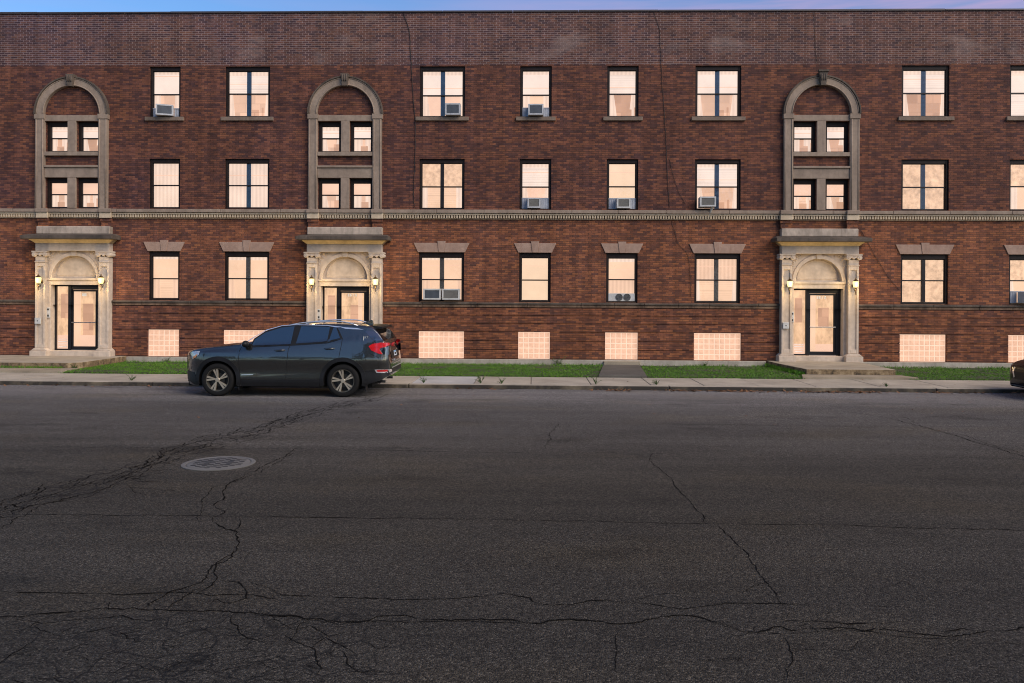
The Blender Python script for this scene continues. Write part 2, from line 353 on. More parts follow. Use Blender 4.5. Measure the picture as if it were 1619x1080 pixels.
def landing_mat():
    t = NT('stained landing')
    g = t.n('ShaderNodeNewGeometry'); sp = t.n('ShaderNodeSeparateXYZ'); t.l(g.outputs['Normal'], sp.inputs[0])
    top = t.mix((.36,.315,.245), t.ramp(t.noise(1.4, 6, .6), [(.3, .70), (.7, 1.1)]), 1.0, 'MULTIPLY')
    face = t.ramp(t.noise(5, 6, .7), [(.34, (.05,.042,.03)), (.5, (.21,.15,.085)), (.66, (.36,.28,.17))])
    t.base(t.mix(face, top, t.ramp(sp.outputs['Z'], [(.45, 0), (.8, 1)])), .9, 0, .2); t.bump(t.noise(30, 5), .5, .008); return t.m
MAT['landing'] = landing_mat()
def kerb_mat():
    t = NT('kerb concrete')
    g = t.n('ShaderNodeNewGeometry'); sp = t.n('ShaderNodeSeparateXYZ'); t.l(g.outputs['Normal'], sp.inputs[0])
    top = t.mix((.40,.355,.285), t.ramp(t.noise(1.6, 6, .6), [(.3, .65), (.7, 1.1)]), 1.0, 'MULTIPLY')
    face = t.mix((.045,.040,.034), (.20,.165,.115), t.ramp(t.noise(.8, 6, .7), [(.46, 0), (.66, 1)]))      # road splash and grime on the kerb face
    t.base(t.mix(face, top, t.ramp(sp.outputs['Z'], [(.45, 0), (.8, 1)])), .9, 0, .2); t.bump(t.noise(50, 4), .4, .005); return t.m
MAT['kerb'] = kerb_mat()
MAT['joint'] = plain('joint dirt', (.035,.032,.024), .95)
MAT['soil'] = plain('soil', (.035,.045,.018), .95, var=.4)
MAT['crack'] = plain('open crack', (.013,.012,.011), 1.0, spec=0, var=.5, scale=30)
MAT['iron'] = stone_mat('worn cast iron', (.165,.160,.145), (.09,.087,.08), .5)
MAT['iron_dark'] = plain('recessed iron', (.018,.018,.018), .8)
def grass_mat(name, a, b):
    t = NT(name); oi = t.n('ShaderNodeTexCoord')
    cc = t.mix(a, b, t.ramp(t.noise(2.5, 6, .7), [(.3, 0), (.7, 1)])); t.base(cc, .6, 0, .25); t.b.inputs['Subsurface Weight'].default_value = 0; return t.m
MAT['grass'] = grass_mat('lawn grass', (.045,.150,.008), (.135,.275,.020))
MAT['weed'] = grass_mat('weed leaves', (.025,.060,.014), (.060,.105,.024))
MAT['leaf'] = plain('dry leaf', (.20,.095,.040), .8, var=.5, scale=3)

# ------------------------------------------------------------------ ground, road, kerb, pavement
KY = -5.6
MB().box(-90, 90, -120, -34, -.25, .15).build('ground', plain('gold reflection ground', (.30,.235,.085), .9, var=.35, scale=.6), kind='structure')  # unseen straw-coloured ground, added to give gold reflections in the car doors
MB().quad((-300,-300,-.30),(300,-300,-.30),(300,300,-.30),(-300,300,-.30)).build('ground', MAT['soil'], kind='structure')
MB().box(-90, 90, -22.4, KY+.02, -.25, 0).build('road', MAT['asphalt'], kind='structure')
MB().box(-90, 90, -34, -22.4, -.25, .14).build('pavement', MAT['concrete'], kind='structure')
kb = MB()
xs = [-60, -21.3, -15.1, -9.1, -2.95, 3.2, 9.4, 15.5, 21.4, 60]
for a, b in zip(xs, xs[1:]): kb.box(a+.006, b-.006, KY, KY+.20, -.2, .100)
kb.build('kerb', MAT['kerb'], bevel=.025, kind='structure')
joints = [-60,-18.6,-15.45,-12.45,-9.85,-8.4,-5.9,-4.4,-2.92,-1.42,-.05,1.38,2.80,4.05,5.35,6.68,8.2,9.75,11.3,12.9,14.5,16.1,17.7,60]
sb, nb = MB(), MB()
for i, (a, b) in enumerate(zip(joints, joints[1:])):
    (nb if abs(a+2.92) < .01 else sb).box(a+.009, b-.009, KY+.212, -3.62, -.1, .104+random.uniform(-.004,.004))
sb.build('sidewalk', MAT['concrete'], bevel=.006, kind='structure')
nb.build('sidewalk', MAT['concrete_new'], bevel=.006, kind='structure')
MB().box(-60, 60, KY+.05, -3.6, -.2, .085).build('joint_dirt', MAT['joint'], kind='structure')
MB().box(-60, 60, -3.6, .3, -.2, .130).build('lawn_soil', MAT['soil'], kind='structure')
# small paved path to the wall and cracked concrete aprons in front of the landings
pt = MB().slab([(1.70,-3.61),(2.95,-3.61),(3.20,-.12),(2.12,-.12)], .10, .160)
pt.build('path', concrete('dark path concrete', (.115,.108,.094)), bevel=.01, kind='structure')
ap = MB().slab([(6.95,-3.61),(9.9,-3.61),(9.75,-2.92),(7.15,-2.92)], .10, .158).slab([(-20,-3.61),(-12.4,-3.61),(-12.5,-2.72),(-20,-2.72)], .10, .158)
ap.build('path', MAT['concrete_old'], kind='structure')

# cracks in the road: narrow open fissures following the photographed courses
crk = MB()
def ribbon(pts, w, jit=.03, step=.028, skip=0.0):
    P3 = [Vector((x, y, 0)) for x, y in pts]; line = []
    for a, b in zip(P3, P3[1:]):
        n = max(1, int((b-a).length/step))
        for k in range(n): line.append(a.lerp(b, k/n))
    line.append(P3[-1])
    sd = random.uniform(0, 500); out = []
    for i, p in enumerate(line):
        t = (line[min(i+1,len(line)-1)]-line[max(i-1,0)]); t = t.normalized() if t.length > 0 else Vector((1,0,0)); nrm = Vector((-t.y, t.x, 0))
        d = noise.fractal(Vector((p.x*3.1+sd, p.y*3.1, sd)), 1.0, 2.0, 5)*jit*1.6 + noise.noise(Vector((p.x*14+sd, p.y*14, sd)))*jit*.55 + random.gauss(0, jit*.14)
        fade = min(1, .35+i*.12, .35+(len(line)-1-i)*.12)
        ww = w*fade*(.35+.95*abs(noise.noise(Vector((p.x*5+sd, p.y*5, 3)))*1.6)+random.uniform(-.05,.45))
        ww = max(ww, .0035)*(.45 if noise.noise(Vector((p.x*4.2+sd, p.y*4.2, 31))) > .22 else 1)
        gap = skip and noise.noise(Vector((p.x*1.3+sd, p.y*1.3, 9))) > .5-skip
        out.append((p+nrm*d, nrm, 0 if gap else ww))
    vs = []; fs = []
    for q, nrm, ww in out:
        vs += [(q.x+nrm.x*ww/2, q.y+nrm.y*ww/2, .0035), (q.x-nrm.x*ww/2, q.y-nrm.y*ww/2, .0035)]
    for i in range(len(out)-1):
        if out[i][2] > 0 or out[i+1][2] > 0: fs.append((2*i, 2*i+1, 2*i+3, 2*i+2))
    crk.add(vs, fs)
def crack(px, w, jit=.03, skip=0.0): ribbon([G(*p) for p in px], w*.68, jit, skip=skip)
crack([(-40,705),(130,707),(300,709),(540,711),(680,714),(860,716),(1000,716),(1080,719),(1200,720),(1400,722),(1660,727)], .014, .03, .25)
crack([(-60,813),(130,815),(250,815),(380,817),(540,819),(740,821),(900,824),(1080,828),(1240,830),(1330,830),(1400,834),(1700,840)], .018, .018)
crack([(-40,977),(30,978),(70,970),(130,967),(200,962),(270,966),(330,965),(400,970),(470,975),(540,986),(580,985),(600,978),(640,974),(670,980),(720,977),(790,979),(850,986),(900,982),(970,985),(1010,985),(1050,978),(1080,976),(1140,982),(1190,1000),(1230,992),(1260,998),(1330,992),(1370,1000),(1400,996),(1450,1002),(1500,1006),(1560,1000),(1660,993)], .021, .034)
crack([(400,972),(470,978),(540,989),(600,982),(670,984),(740,980),(800,983),(860,989)], .010, .03, .25)
crack([(1060,980),(1120,984),(1190,1003),(1260,1002),(1340,997),(1420,1004),(1520,1009)], .010, .03, .25)
crack([(1240,982),(1290,982),(1340,986),(1370,984),(1450,983)], .018, .02)
crack([(1490,1000),(1520,993),(1545,997)], .02, .02)
crack([(-30,938),(130,937),(200,940),(280,936),(330,942),(400,940),(430,948),(540,945),(640,948),(720,948),(760,945),(795,938),(840,945),(850,955),(900,957),(960,949),(1000,953)], .016, .02, .1)
crack([(1000,953),(1080,963),(1140,955),(1180,953),(1280,955)], .013, .02, .2)
crack([(1005,950),(1040,940),(1090,936)], .010, .02, .2)
for off, w in ((-13, .019), (-5, .014), (0, .028), (6, .014), (12, .022), (22, .016)):                       # the wide crazed band across the lane
    base_ = [(-60,826),(0,806),(75,782),(150,765),(215,745),(262,716),(330,699),(390,688),(440,668),(490,652),(545,638),(600,630)]
    crack([(x+random.uniform(-8,8), y+off*(y-600)/200+random.uniform(-3,3)) for x, y in base_], w, .06, .12)
for k in range(110):
    t_ = random.random()*11; i = min(10, int(t_)); a, b = base_[i], base_[i+1]; f = t_-i
    x = a[0]+(b[0]-a[0])*f; y = a[1]+(b[1]-a[1])*f; s_ = (y-600)/200
    y0 = y+random.uniform(-16, 22)*s_; dx = random.uniform(8, 42)*(.4+s_); dy = random.uniform(-14, 14)*s_
    crack([(x, y0), (x+dx*.5, y0+dy*.3-dx*.1), (x+dx, y0+dy-dx*.24)], random.uniform(.013,.024), .04)
crack([(475,706),(450,722),(420,735),(385,752),(362,765),(350,785),(340,800),(350,812),(338,818),(345,832),(378,842),(372,862),(368,872),(352,888),(335,893),(328,908),(318,920),(295,930),(268,938),(230,955),(225,966)], .020, .03)
crack([(470,716),(440,731),(405,748),(370,762),(335,772),(322,790),(318,812),(314,822)], .013, .03)
crack([(378,820),(376,834),(370,842)], .012, .02); crack([(200,768),(214,778),(228,784)], .012, .03); crack([(190,770),(250,775),(300,777),(330,773)], .010, .03, .2)
crack([(372,870),(345,890),(340,905),(350,912),(335,925),(312,940)], .016, .02); crack([(350,917),(375,921),(390,932),(386,946),(365,953),(340,947),(330,955)], .015, .02)
crack([(336,920),(300,938),(262,962)], .016, .02); crack([(398,920),(430,930),(445,941),(500,944)], .013, .02); crack([(170,965),(176,952)], .012, .02)
crack([(30,978),(70,986),(130,980),(190,976),(215,982),(260,981)], .014, .02, .1); crack([(52,992),(95,1008),(140,1000),(185,990),(210,988)], .014, .02, .1)
crack([(0,1050),(30,1030),(62,1010)], .014, .02); crack([(265,992),(300,985),(330,980)], .014, .02); crack([(360,975),(380,1000),(420,1015)], .018, .03)
crack([(430,975),(470,995),(490,990),(520,1005),(540,1000)], .017, .03); crack([(455,1003),(492,1022),(500,1040),(505,1065)], .015, .03); crack([(490,1024),(515,1012),(540,1022),(560,1035)], .013, .03)
crack([(540,1030),(548,1050),(568,1064)], .016, .02); crack([(480,985),(470,1000),(440,1020)], .012, .03)
for k in range(70):
    x = random.uniform(0, 600); y = random.uniform(985, 1075); a = random.uniform(-.3, .5); l = random.uniform(25, 80)
    crack([(x,y),(x+l*.5,y-l*.5*a+random.uniform(-5,5)),(x+l,y-l*a)], random.uniform(.005,.011), .03, .15)
crack([(1033,716),(1026,724),(1034,736),(1048,745),(1060,756),(1068,770),(1080,782),(1094,794),(1096,803),(1116,820),(1112,827)], .015, .015)
crack([(1135,832),(1150,846),(1170,864),(1185,878),(1188,888),(1200,905),(1213,918),(1225,933),(1235,955)], .014, .015)
crack([(1180,920),(1213,916)], .010, .02); crack([(1175,940),(1182,930),(1213,918)], .010, .02)
crack([(884,668),(870,686),(868,697),(858,712)], .016, .03); crack([(862,700),(872,706)], .012, .02)
crack([(1335,650),(1400,660),(1450,673),(1500,686),(1540,698),(1580,710),(1660,734)], .026, .03); crack([(1480,680),(1530,690),(1570,704),(1640,722)], .017, .04)
crack([(1420,658),(1440,664),(1460,676)], .013, .03)
for k in range(14):
    x = random.uniform(1080, 1600); y = random.uniform(925, 1060); l = random.uniform(20, 70)
    crack([(x,y),(x+l*.5,y+random.uniform(-8,8)),(x+l,y+random.uniform(-10,10))], random.uniform(.004,.009), .03, .2)
crack([(980,1000),(975,1020),(970,1040),(966,1062)], .010, .02, .2); crack([(1240,1010),(1246,1035),(1246,1075)], .010, .02, .2)
crack([(1080,671),(1250,673),(1370,676),(1600,680)], .014, .03, .3); crack([(560,672),(700,668),(900,671)], .012, .04, .35)
crk.build('road_crack', MAT['crack'], bpy.data.objects['road'])

# manhole
mh = empty('manhole_cover', (-4.053, -14.477, 0), R(8)); tag(mh, 'round cast iron manhole cover with slotted lid set in the road', 'manhole cover')
MB().lathe([(.455,-.05),(.455,.008),(.44,.012),(.405,.012),(.398,.004),(.398,-.02)], n=64).build('frame', MAT['iron'], mh, auto=R(40))
MB().lathe([(.392,-.02),(.392,.006),(.386,.010),(.0001,.010)], n=64).build('lid', MAT['iron'], mh, auto=R(40))
slots = MB(); rim_ = plain('recess iron', (.045,.045,.043), .8)
for i in range(-5, 6):
    for j in range(-7, 8):
        x, y = i*.070, j*.052
        if math.hypot(x, y) > .345 or (abs(abs(x)-.140) < .05 and abs(y) < .13): continue
        if (i+j) % 2: slots.box(x-.031, x+.031, y-.019, y+.019, .0101, .0125)
for x in (-.14, .14): MB().box(x-.035, x+.035, -.125, .125, .0101, .0125).build('recess', rim_, mh)
slots.build('slot', MAT['iron_dark'], mh)

# ------------------------------------------------------------------ the apartment building
bld = empty('apartment_building', (0, 0, .28))
tag(bld, 'three storey dark red brick apartment building with lit windows and three limestone entrances', 'building')
bld.location = (0, 0, 0)
XL, XR = -24.0, 24.0
Z_PAR, Z_ROOF, Z_BT, Z_BB, Z_ST, Z_SB, Z_F = 9.235, 10.83, 4.82, 4.53, 2.01, 1.86, .285
COLS = [(-11.84,-10.88),(-9.49,-8.11),(-3.50,-2.12),(-.44,.52),(2.20,3.15),(4.86,6.235),(11.03,12.44),(14.23,15.62)]
BCOL = [(-11.86,-10.88),(-9.51,-8.12),(-3.496,-2.11),(-.455,.502),(2.18,3.165),(4.856,6.27),(11.0,12.387),(14.21,15.62)]
Z3 = (7.65, 9.20); Z2 = (4.84, 6.375); Z1 = (2.02, 3.525); Z0 = (.300, 1.115)
PORT = [-14.098, -5.738, 8.547]; ARCH = [-14.227, -5.767, 8.622]
def arch_wins(xc):
    r = []
    for a, b in ((-.85,-.195),(.065+.0,.83)): pass
    for a, b in ((-.845,-.135),(.135,.845)):
        r += [(xc+a, xc+b, 6.575, 7.515), (xc+a, xc+b, 4.84, 5.775)]
    return r
def sheet(x0, x1, z0, z1, y, holes, name, mat, depth):
    hs = [h for h in holes if h[3] > z0 and h[2] < z1]
    X = sorted({x0, x1, *[h[0] for h in hs], *[h[1] for h in hs]}); Z = sorted({z0, z1, *[min(max(h[2],z0),z1) for h in hs], *[min(max(h[3],z0),z1) for h in hs]})
    b = MB()
    for i in range(len(X)-1):
        for j in range(len(Z)-1):
            cx, cz = (X[i]+X[i+1])/2, (Z[j]+Z[j+1])/2
            if not any(h[0] < cx < h[1] and h[2] < cz < h[3] for h in hs): b.front(X[i], X[i+1], Z[j], Z[j+1], y)
    for a, c, d, e in hs:
        d, e = max(d, z0), min(e, z1); y1 = y+depth
        b.quad((a,y,d),(a,y,e),(a,y1,e),(a,y1,d)); b.quad((c,y,e),(c,y,d),(c,y1,d),(c,y1,e)); b.quad((a,y,e),(c,y,e),(c,y1,e),(a,y1,e)); b.quad((c,y,d),(a,y,d),(a,y1,d),(c,y1,d))
    return b.build(name, mat, bld)
HOLES = [(a, b, *Z3) for a, b in COLS]+[(a, b, *Z2) for a, b in COLS]+[(a, b, *Z1) for a, b in COLS]+[(a, b, *Z0) for a, b in BCOL]
for xc in ARCH: HOLES += arch_wins(xc)
for xc in PORT: HOLES.append((xc-.90, xc+.90, .2, 3.55))
sheet(XL, XR, Z_PAR, Z_ROOF, 0, [], 'parapet_wall', MAT['brick_top'], .2)
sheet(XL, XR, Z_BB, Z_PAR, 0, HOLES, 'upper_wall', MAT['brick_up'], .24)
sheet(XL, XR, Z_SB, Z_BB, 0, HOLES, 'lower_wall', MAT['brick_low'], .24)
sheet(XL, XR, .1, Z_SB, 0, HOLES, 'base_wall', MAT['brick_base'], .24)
def spans(z0, z1, pad=0):
    cuts = sorted((h[0]-pad, h[1]+pad) for h in HOLES if h[2] < z1-.01 and h[3] > z0+.01); r = []; x = XL
    for a, b in cuts:
        if a > x: r.append((x, a))
        x = max(x, b)
    r.append((x, XR)); return r
bands = [.30,.575,.845,1.115,1.37,1.615,1.855]; rb = MB()
for a, b in zip(bands, bands[1:]):
    for x0, x1 in spans(a, b): rb.box(x0, x1, -.026, -.002, a+.009, b-.011)
rb.build('rusticated_brick_band', MAT['brick_base'], bld, bevel=.006)
sh = MB().box(XL, XL+.1, .003, 12, .1, Z_ROOF-.01).box(XR-.1, XR, .003, 12, .1, Z_ROOF-.01).box(XL, XR, 11.9, 12, .1, Z_ROOF-.012)
sh.build('side_wall', MAT['brick_up'], bld)
MB().box(XL+.1, XR-.1, .02, 11.9, Z_ROOF-.5, Z_ROOF-.4).build('roof', MAT['roof'], bld)
cp = MB(); x = XL
while x < XR:
    w = random.uniform(1.8, 2.6); cp.box(x, min(XR, x+w)-.01, -.045, .34, Z_ROOF+.002+random.uniform(0,.008), Z_ROOF+.055+random.uniform(-.006,.006)); x += w
cp.build('coping', MAT['coping'], bld)
# foundation ledge
fst = stone_mat('pale foundation stone', (.44,.40,.33), (.16,.14,.11), .6)
for a, b in ((XL,-17.2),(-12.48,-6.97),(-4.50,7.0),(9.72,XR)):
    MB().box(a, b, -.10, .02, .05, .285).build('foundation_ledge', fst, bld, bevel=.012)
MB().box(2.12, 3.22, -.22, -.104, .1, .262).build('threshold_step', MAT['concrete_old'], bld, bevel=.02)
# belt course with dentils, broken forward over the portals
bm_, fl_, dn = MB(), MB(), MB()
brk = [xc+s*.985 for xc in PORT for s in (-1, 1)]
x = XL
while x < XR:
    w = random.uniform(1.2, 1.9); bm_.box(x+.003, min(x+w, XR)-.003, -.17, .0, 4.705+random.uniform(0,.006), 4.815+random.uniform(-.008,.006)); x += w
fl_.box(XL, XR, -.125, -.001, 4.655, 4.70)
x = XL
while x < XR:
    dn.box(x, x+.047, -.105, -.001, 4.563, 4.652); x += .079
fl_.box(XL, XR, -.05, -.001, 4.532, 4.56)
for c in brk:
    bm_.box(c-.19, c+.19, -.235, -.175, 4.70, 4.818); fl_.box(c-.18, c+.18, -.195, -.128, 4.53, 4.698)
bm_.build('belt_course_ledge', MAT['stone_dark'], bld, bevel=.012); fl_.build('belt_course_moulding', MAT['tan'], bld, bevel=.008); dn.build('dentil_course', MAT['tan'], bld)
for c in brk:
    pb = MB(); pb.box(c-.155, c+.155, -.12, -.002, 4.28, 4.528); pb.box(c-.175, c+.175, -.145, -.122, 4.43, 4.526)
    pb.build('brick_corbel', MAT['brick_low'], bld)
# sill course under the ground floor windows
smt = stone_mat('streaked sill stone', (.26,.165,.105), (.035,.024,.018), 1.0)
for a, b in spans(1.88, 1.99, .24):
    x = a; sc1, sc2 = MB(), MB()
    while x < b:
        w = random.uniform(.9, 1.7); e = min(x+w, b); sc1.box(x+.004, e-.004, -.085+random.uniform(-.006,.006), -.002, 1.945, 2.012+random.uniform(-.006,.004)); sc2.box(x+.002, e-.002, -.048+random.uniform(-.008,.006), -.0025, 1.865, 1.942); x = e
    sc1.build('sill_course', MAT['stone_black'], bld, bevel=.012); sc2.build('sill_course_moulding', smt, bld, bevel=.01)

# windows
def window(x0, x1, z0, z1, kind, up, lo, mid=.5, post='post_sky_tint', tops=.12, fw=.068, bot=.03, gap=.0, depth=0.0, pw=.135, two=False):
    D = depth
    fr = MB().box(x0+.001, x0+fw, .055+D, .20+D, z0+.002, z1-.002).box(x1-fw, x1-.001, .055+D, .20+D, z0+.002, z1-.002)
    fr.box(x0+fw, x1-fw, .058+D, .20+D, z1-tops, z1-.002).box(x0+fw, x1-fw, .050+D, .20+D, z0+.002, z0+bot)
    w = fr.build('window', MAT['frame'], bld, bevel=.006)
    a, b, c, d = x0+fw, x1-fw, z0+bot, z1-tops; zm = c+(d-c)*mid; xm = (a+b)/2
    s = MB().box(a, b, .085+D, .135+D, zm-.019, zm+.019)
    for q, e in ((a, a+.018), (b-.018, b)): s.box(q+.0005, e-.0005, .10+D, .13+D, c+.001, zm-.02); s.box(q+.0005, e-.0005, .09+D, .12+D, zm+.02, d-.001)
    s.box(a+.019, b-.019, .10+D, .13+D, c+.001, c+.028); s.box(a+.019, b-.019, .09+D, .12+D, d-.02, d-.001)
    if kind == 'pair':
        s.box(xm-.055, xm+.055, .07+D, .14+D, c+.03, zm-.02); s.box(xm-.055, xm+.055, .07+D, .14+D, zm+.02, d-.022)
    s.build('sash', MAT['sash'], w, bevel=.004)
    MB().front(a+.002, b-.002, zm+.02, d-.002, .112+D).front(a+.002, b-.002, c+.002, zm-.02, .122+D).build('pane', MAT['glass'], w)
    if kind == 'double':
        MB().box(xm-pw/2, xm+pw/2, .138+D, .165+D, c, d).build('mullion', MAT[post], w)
    MB().front(a-.05, b+.05, zm-.01, d+.05, .178+D).build('blind', BL[up], w)
    MB().front(a-.05, b+.05, c-.05, zm-.012, .190+D).build('blind', BL[lo], w)
    rq = random.random(); W_ = b-a
    if up != 'gold':
        zr = zm+(d-zm)*random.choice((.30,.45,.62,.80)); MB().box(a+.012, b-.012, .166+D, .172+D, zr, zr+.022).build('blind_rail', BL['rose'], w)
        if up in ('shade','slats','warm'): MB().box(a+.012, b-.012, .170+D, .176+D, d-.075-.05*rq, d+.04).build('blind_valance', BL['folds'], w)
    if lo in ('room','dim','rose','warm','warmslats') and W_ > .5:
        cu = MB()
        for e, wd in ((a+.004, .16+.10*random.random()), (b-.004, -.13-.12*random.random())):
            n_ = 7
            for q in range(n_):
                x0_, x1_ = e+wd*q/n_, e+wd*(q+1)/n_; ya, yb = (.168, .180) if q % 2 else (.180, .168); fl = .6 if rq > .5 else 1
                cu.quad((x0_,ya+D,c-.02),(x1_,yb+D,c-.02),(e+(x1_-e)*fl,yb+D,zm),(e+(x0_-e)*fl,ya+D,zm))
        cu.build('curtain', BL['warmfolds' if up == 'warm' else 'folds'], w)
    if lo in ('room','dim') and W_ > .5:
        it = MB(); x_ = a+.2*W_+.5*W_*rq
        it.box(x_, x_+.22, .165+D, .176+D, c-.02, c+.16+.10*rq).box(x_+.30, x_+.36, .167+D, .176+D, c-.02, c+.30)
        it.build('things_on_sill', BL['dim'], w)
    return w
S3 = [('single','shade','room',.49),('double','slats','room',.5),('double','shade','rose',.46),('single','shade','warm',.47),('single','slats','dim',.49),('double','shade','room',.49),('double','slats','dim',.5),('single','shade','slats',.5)]
S2 = [('single','folds','folds',.5),('double','folds','folds',.5),('pair','gold','warmslats',.48),('single','slats','rose',.48),('single','cream','cream',.49),('double','slats','room',.49),('double','gold','gold',.49),('single','gold','warm',.51)]
S1 = [('single','warm','warmslats',.47),('double','warm','warm',.48),('double','warm','warm',.48),('single','cream','cream',.48),('single','warm','warmfolds',.5),('double','warmfolds','warmslats',.5),('pair','gold','gold',.51),('single','gold','warm',.52)]
for (x0, x1), a, b, c in zip(COLS, S3, S2, S1):
    w = window(x0, x1, *Z3, *a); st = MB().box(x0-.12, x1+.12, -.075, .055, Z3[0]-.118, Z3[0]-.001).build('sill', MAT['sill_stone'], w, bevel=.01)
    window(x0, x1, *Z2, *b)
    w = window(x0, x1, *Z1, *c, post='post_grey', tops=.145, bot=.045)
    xm = (x0+x1)/2; t0, t1 = 3.527, 3.815
    MB().prism([(x0-.03,t0),(xm-.085,t0),(xm-.115,t1),(x0-.165,t1)], -.028, .05).prism([(xm+.085,t0),(x1+.03,t0),(x1+.165,t1),(xm+.115,t1)], -.028, .05).build('lintel', MAT['stone_pink'], w, bevel=.008)
    MB().prism([(xm-.083,t0+.001),(xm+.083,t0+.001),(xm+.125,t1+.055),(xm-.125,t1+.055)], -.045, .05).build('keystone', MAT['stone_pink'], w, bevel=.008)
for i, (x0, x1) in enumerate(BCOL):
    z0, z1 = Z0
    w = MB().box(x0+.001, x1-.001, .062, .12, z0+.001, z1-.001).build('glass_block_window', lit('lit block joints', (.97,.66,.49), 'plain', .93), bld)
    nx = max(4, round((x1-x0)/.155)) if x1-x0 > 1.2 else 6; nzb = 5; g = .012; b = MB()
    dx, dz = (x1-x0-.01)/nx, (z1-z0-.01)/nzb
    for p in range(nx):
        for q in range(nzb):
            u, v = x0+.005+p*dx, z0+.005+q*dz; k = .028; y0_ = .048
            b.add([(u+g,.062,v+g),(u+dx-g,.062,v+g),(u+dx-g,.062,v+dz-g),(u+g,.062,v+dz-g),(u+k,y0_,v+k),(u+dx-k,y0_,v+k),(u+dx-k,y0_,v+dz-k),(u+k,y0_,v+dz-k)],
                  [(4,5,6,7),(0,1,5,4),(1,2,6,5),(2,3,7,6),(3,0,4,7)])
    b.build('glass_block', BL['block'], w)

# tall arched stone surrounds of the upper floors
def arc(xc, zc, r, n=40): return [(xc+r*math.cos(PI*k/n), zc+r*math.sin(PI*k/n)) for k in range(n+1)]
for ai, xc in enumerate(ARCH):
    zs = 7.69; s = MB()
    for sg in (-1, 1):
        a, b = sorted((xc+sg*.848, xc+sg*1.12)); s.box(a, b, -.11, -.001, 4.822, 7.575)
        a, b = sorted((xc+sg*.832, xc+sg*1.145)); s.box(a, b, -.135, -.001, 7.58, 7.725)
    ro, ri, n = 1.115, .865, 44
    O, I = arc(xc, zs+.037, ro, n), arc(xc, zs+.037, ri, n)
    for k in range(n):
        s.add([(I[k][0],-.11,I[k][1]),(O[k][0],-.11,O[k][1]),(O[k+1][0],-.11,O[k+1][1]),(I[k+1][0],-.11,I[k+1][1]),(I[k][0],-.001,I[k][1]),(O[k][0],-.001,O[k][1]),(O[k+1][0],-.001,O[k+1][1]),(I[k+1][0],-.001,I[k+1][1])],
              [(0,1,2,3),(1,5,6,2),(4,0,3,7)])
    sur = s.build('arched_surround', MAT['stone_dark'], bld)
    bd = MB()
    for rr_, rd in ((.885, .020), (1.085, .016)):
        bd.tube([(xc-rr_,-.112,4.84),(xc-rr_,-.112,zs-.13)], rd, 6).tube([(xc+rr_,-.112,4.84),(xc+rr_,-.112,zs-.13)], rd, 6).tube([(xc+rr_*math.cos(PI*k/n), -.112, zs+.037+rr_*math.sin(PI*k/n)) for k in range(n+1)], rd, 6)
    bd.build('moulding', MAT['stone_dark'], sur, smooth=True)
    hd = MB(); Q = arc(xc, zs+.037, 1.155, n)
    for k in range(n):
        hd.add([(O[k][0],-.15,O[k][1]),(Q[k][0],-.15,Q[k][1]),(Q[k+1][0],-.15,Q[k+1][1]),(O[k+1][0],-.15,O[k+1][1]),(O[k][0],-.001,O[k][1]),(Q[k][0],-.001,Q[k][1]),(Q[k+1][0],-.001,Q[k+1][1]),(O[k+1][0],-.001,O[k+1][1])],
               [(0,1,2,3),(1,5,6,2),(4,0,3,7)])
    hd.build('hood_moulding', MAT['stone_black'], sur)
    c = MB().box(xc-.846, xc+.846, -.075, -.001, 7.520, 7.697).box(xc-.13, xc+.13, -.078, .20, 6.577, 7.518).box(xc-.846, xc+.846, -.10, .055, 6.452, 6.573)
    c.box(xc-.846, xc+.846, -.070, -.001, 5.782, 6.09).box(xc-.846, xc+.846, -.115, -.001, 6.092, 6.155).box(xc-.13, xc+.13, -.073, .20, 4.842, 5.778)
    c.build('crossbar', MAT['stone_dark'], sur, bevel=.008)
    ky = MB()
    if ai == 2: ky.box(xc-.155, xc+.155, -.26, -.16, 8.955, 9.01).prism([(xc-.075,8.55),(xc+.075,8.55),(xc+.13,8.952),(xc-.13,8.952)], -.23, -.02)
    else: ky.prism([(xc-.075,8.56),(xc+.075,8.56),(xc+.125,8.93),(xc-.125,8.93)], -.22, -.02)
    for k in range(3): ky.ball((xc+(k-1)*.06, -.235, 8.80), .035, .03, .11)
    ky.build('keystone', MAT['stone_black'], sur, bevel=.008)
    for k, (a, b, z0, z1) in enumerate(arch_wins(xc)):
        w = window(a, b, z0, z1, 'single', ('shade' if z0 > 6 else 'rose') , ('room' if (k+ai) % 2 else 'dim') if z0 > 6 else 'room', .52, tops=.125, fw=.082, depth=.03)
        sa = [o for o in w.children if o.name.startswith('sash')]

